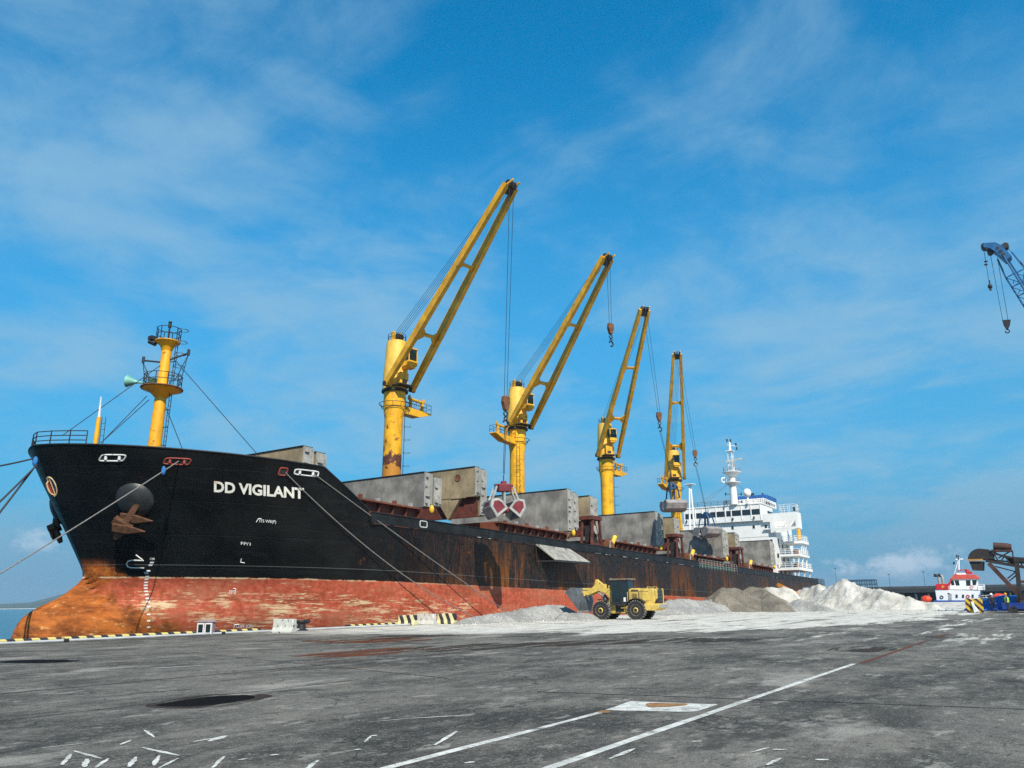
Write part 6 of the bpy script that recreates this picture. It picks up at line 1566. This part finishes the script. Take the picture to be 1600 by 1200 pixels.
# orange buoys on the far quay edge
for (px, py, r_, X, lb) in [(1447.5, 936, 1.15, 243.5, 'orange ball fender at the far quay edge left of the tug'), (1560, 926, 1.35, 243, 'red orange inflatable fender right of the tug'), (1578, 925.5, .9, 243, 'small orange fender by the conveyor strut')]:
    c = onX(px, py, X); m = MB(); m.sphere((0, 0, 0), (r_, r_*1.15, r_*.78), 18, 10); o = m.build('fender_buoy', 'buoy_orange', None, smooth=True); o.location = (c.x, c.y, r_*.72)
    tag(o, lb, 'fender', 'orange fenders at the far quay edge'); m = MB(); m.ring((-r_*.85, 0, r_*.35), (0, 1, 0), .2, .05, 10, 5); m.build('shackle', 'dark_steel', o)
# far jetty
PX = 470.0
pier = thing('far_jetty', 'long dark jetty on piles across the basin behind the tug', 'jetty', (PX, 20, SEA))
def pz(px, py): return onX(px, py, PX)
zt_p = pz(1500, 914.5).z; ya, yb = pz(1345, 916).y, pz(1700, 912).y
MB().bb(0, 14, yb-20-60, ya-20, zt_p-SEA-1.2, zt_p-SEA).build('deck_slab', 'pier_grey', pier); MB().bb(-.3, 14.3, yb-80, ya-19.9, zt_p-SEA-3.2, zt_p-SEA-1.202).build('deck_beam', 'pier_dark', pier)
MB().bb(6, 10, yb-80, ya-20, -1, zt_p-SEA-3.21).build('back_wall', 'pier_dark', pier)
pm = None
for i in range(24):
    y = ya-20-2-i*6.0
    if pm is None: pm = MB().tube((.8, 0, -1), (.8, 0, zt_p-SEA-3.21), .6, n=10).build('pile', 'pier_grey', pier, smooth=True); pm.location = (0, y, 0)
    else: share(pm, 'pile', pier, (0, y, 0))
gt = thing('steel_gantry', 'blue grey steel truss gantry on the far jetty behind the white heap', 'gantry', (PX, pz(1340, 915).y, zt_p))
y0g, y1g = pz(1365, 906).y-gt.location.y, pz(1311, 906).y-gt.location.y; hg = pz(1340, 906.5).z-zt_p
for x in (2, 8):
    MB().beam((x, y0g, hg), (x, y1g, hg), .7, .7).build('top_chord', 'gantry_blue', gt); MB().beam((x, y0g, hg*.35), (x, y1g, hg*.35), .5, .5).build('lower_chord', 'gantry_blue', gt)
    for i in range(8):
        a = lerp(y0g, y1g, i/7); MB().beam((x, a, 0), (x, a, hg), .45, .45).build('gantry_post', 'gantry_blue', gt)
        if i < 7: MB().beam((x, a, hg*.35), (x, lerp(y0g, y1g, (i+1)/7), hg), .3, .3).build('gantry_brace', 'gantry_blue', gt)
for px, py, lb in ((1305, 888, 'leftmost lamp post on the far jetty'), (1389, 897, 'middle lamp post on the far jetty'), (1444, 893, 'lamp post on the far jetty just left of the tug')):
    b = pz(px, 915); t_ = pz(px, py); l = thing('lamp_post', lb, 'lamp post', (PX+4, b.y, zt_p), 0, 'lamp posts on the far jetty')
    MB().tube((0, 0, 0), (0, 0, t_.z-zt_p), .12, .08, 6).build('pole', 'gantry_blue', l); MB().box((0, 0, t_.z-zt_p), (.8, 1.0, .3)).build('lamp_head', 'pier_dark', l)

# ================================================================== BLUE HARBOUR CRANE (reaching in from the right)
hcn = thing('mobile_crane', 'blue lattice boom crane reaching in at the upper right with two hooks', 'crane', (120, -14, 0))
O_ = hcn.location
Hc = onX(1571, 401.5, 104); Q = onX(1602, 451.5, 105.0); D_ = (Q-Hc).normalized(); k = (6-Hc.z)/D_.z; Piv = Hc+D_*k
hcn.location = (Piv.x, Piv.y, 0); O_ = Vector(hcn.location)
sd2 = D_.cross(Vector((FW.x, FW.y, 0))).normalized(); up2 = D_.cross(sd2).normalized()
def cbar(a, b, r_, name, mat='crane_blue'): m = MB(); m.tube(a-O_, b-O_, r_, n=6); return m.build(name, mat, hcn, smooth=True)
LB = (Piv-Hc).length; cs = [(sd2*.75+up2*.75), (sd2*.75-up2*.75), (-sd2*.75-up2*.75), (-sd2*.75+up2*.75)]
for c_ in cs: cbar(Hc-D_*.2+c_*.75, Hc+D_*2.2+c_, .10, 'boom_chord'); cbar(Hc+D_*2.2+c_, Piv+c_*.7, .10, 'boom_chord')
n = 26
for i in range(n):
    a, b = 2.2+(LB-4)*i/n, 2.2+(LB-4)*(i+1)/n
    for j in range(4):
        c0, c1 = cs[j], cs[(j+1) % 4]
        cbar(Hc+D_*a+c0, Hc+D_*b+c1, .045, 'lattice_bar'); cbar(Hc+D_*a+c0, Hc+D_*a+c1, .04, 'lattice_bar')
# boom head: solid plated end, with cantilevered sheave arms
def hp_(px, py): return onX(px, py, 104)-O_
def hpoly(pts, depth, name, mat):
    P = [hp_(*p) for p in pts]; n_ = len(P); m = MB(); m._add([p-Vector((depth/2, 0, 0)) for p in P]+[p+Vector((depth/2, 0, 0)) for p in P], [tuple(range(n_)), tuple(range(2*n_-1, n_-1, -1))]+[(i, n_+i, n_+(i+1) % n_, (i+1) % n_) for i in range(n_)]); return m.build(name, mat, hcn)
hpoly([(1538, 383), (1556, 382), (1566, 387), (1581, 403), (1572, 410), (1556, 396), (1547, 391), (1537, 389)], 1.5, 'boom_head', 'crane_blue')
for px, py in ((1559, 391), (1564, 396), (1568, 401)): m = MB(); m.lathe([(.2, -.78), (.2, .78)], hp_(px, py), 12, 'X'); m.build('lightening_hole', 'dark_steel', hcn)
for px, py, r_ in ((1538, 386, .35), (1547, 394, .3), (1571, 385.5, .35)): m = MB(); m.tube(hp_(px, py)-Vector((.5, 0, 0)), hp_(px, py)+Vector((.5, 0, 0)), r_, n=14); m.build('head_sheave', 'dark_steel', hcn)
def cw(a, b, name='hoist_wire', r_=.03): m = MB(); m.tube(hp_(*a), hp_(*b), r_, n=5); m.build(name, 'wire', hcn)
cw((1537, 389), (1546, 445)); cw((1547.5, 397), (1567, 502)); cw((1558.5, 402), (1575, 500)); cw((1572, 385), (1610, 425)); cw((1538, 382), (1572, 383), r_=.05)
m = MB(); m.sphere(hp_(1547, 447.5), (.25, .25, .32)); m.tube(hp_(1546, 438), hp_(1546.5, 446), .08, n=6); m.tube(hp_(1547.4, 450), hp_(1548, 454), .12, n=6); m.build('ball_hook', 'plastic_black', hcn)
for py in (408.6, 413.4): m = MB(); m.lathe([(.05, -.06), (.2, -.04), (.2, .04), (.05, .06)], hp_(1540.5, py), 10); m.build('wire_weight', 'plastic_black', hcn)
hpoly([(1566, 501), (1579, 500), (1578, 507), (1575, 514), (1572.5, 515), (1568, 508)], .5, 'hook_block', 'plastic_black')
m = MB(); m.ring(hp_(1574, 517.5), (1, 0, 0), .2, .07, 14, 5, arc=5.2, a0=.5); m.build('hook', 'dark_steel', hcn)
b_ = Vector((0, 0, 0))
MB().box((.5, -1.5, 4.2), (5, 7, 3.4)).build('crane_house', 'crane_blue', hcn, bevel=.1); MB().tube((0, -1, 1.2), (0, -1, 2.5), 1.4, n=18).build('slew_ring', 'dark_steel', hcn)
for x in (-2.4, 2.4): MB().box((x, -1, .6), (1.0, 7.5, 1.2)).build('crawler_track', 'tyre', hcn, bevel=.25)
MB().box((0, -1, 1.0), (4, 3, .6)).build('carbody', 'dark_steel', hcn)

# ================================================================== AIR
hm = bpy.data.materials.new('haze_air'); hm.use_nodes = True; t = NT(hm.node_tree); t.n.clear()
pv = t.new('ShaderNodeVolumePrincipled'); pv.inputs['Color'].default_value = (.72, .86, 1.0, 1); pv.inputs['Density'].default_value = 1.1e-4; pv.inputs['Anisotropy'].default_value = .2
t.l.new(pv.outputs[0], t.new('ShaderNodeOutputMaterial').inputs['Volume'])
tag(MB().bb(-6900, 6900, -6900, 6900, -9.5, 135).build('haze', hm), 'thin blue sea haze', kind='stuff')
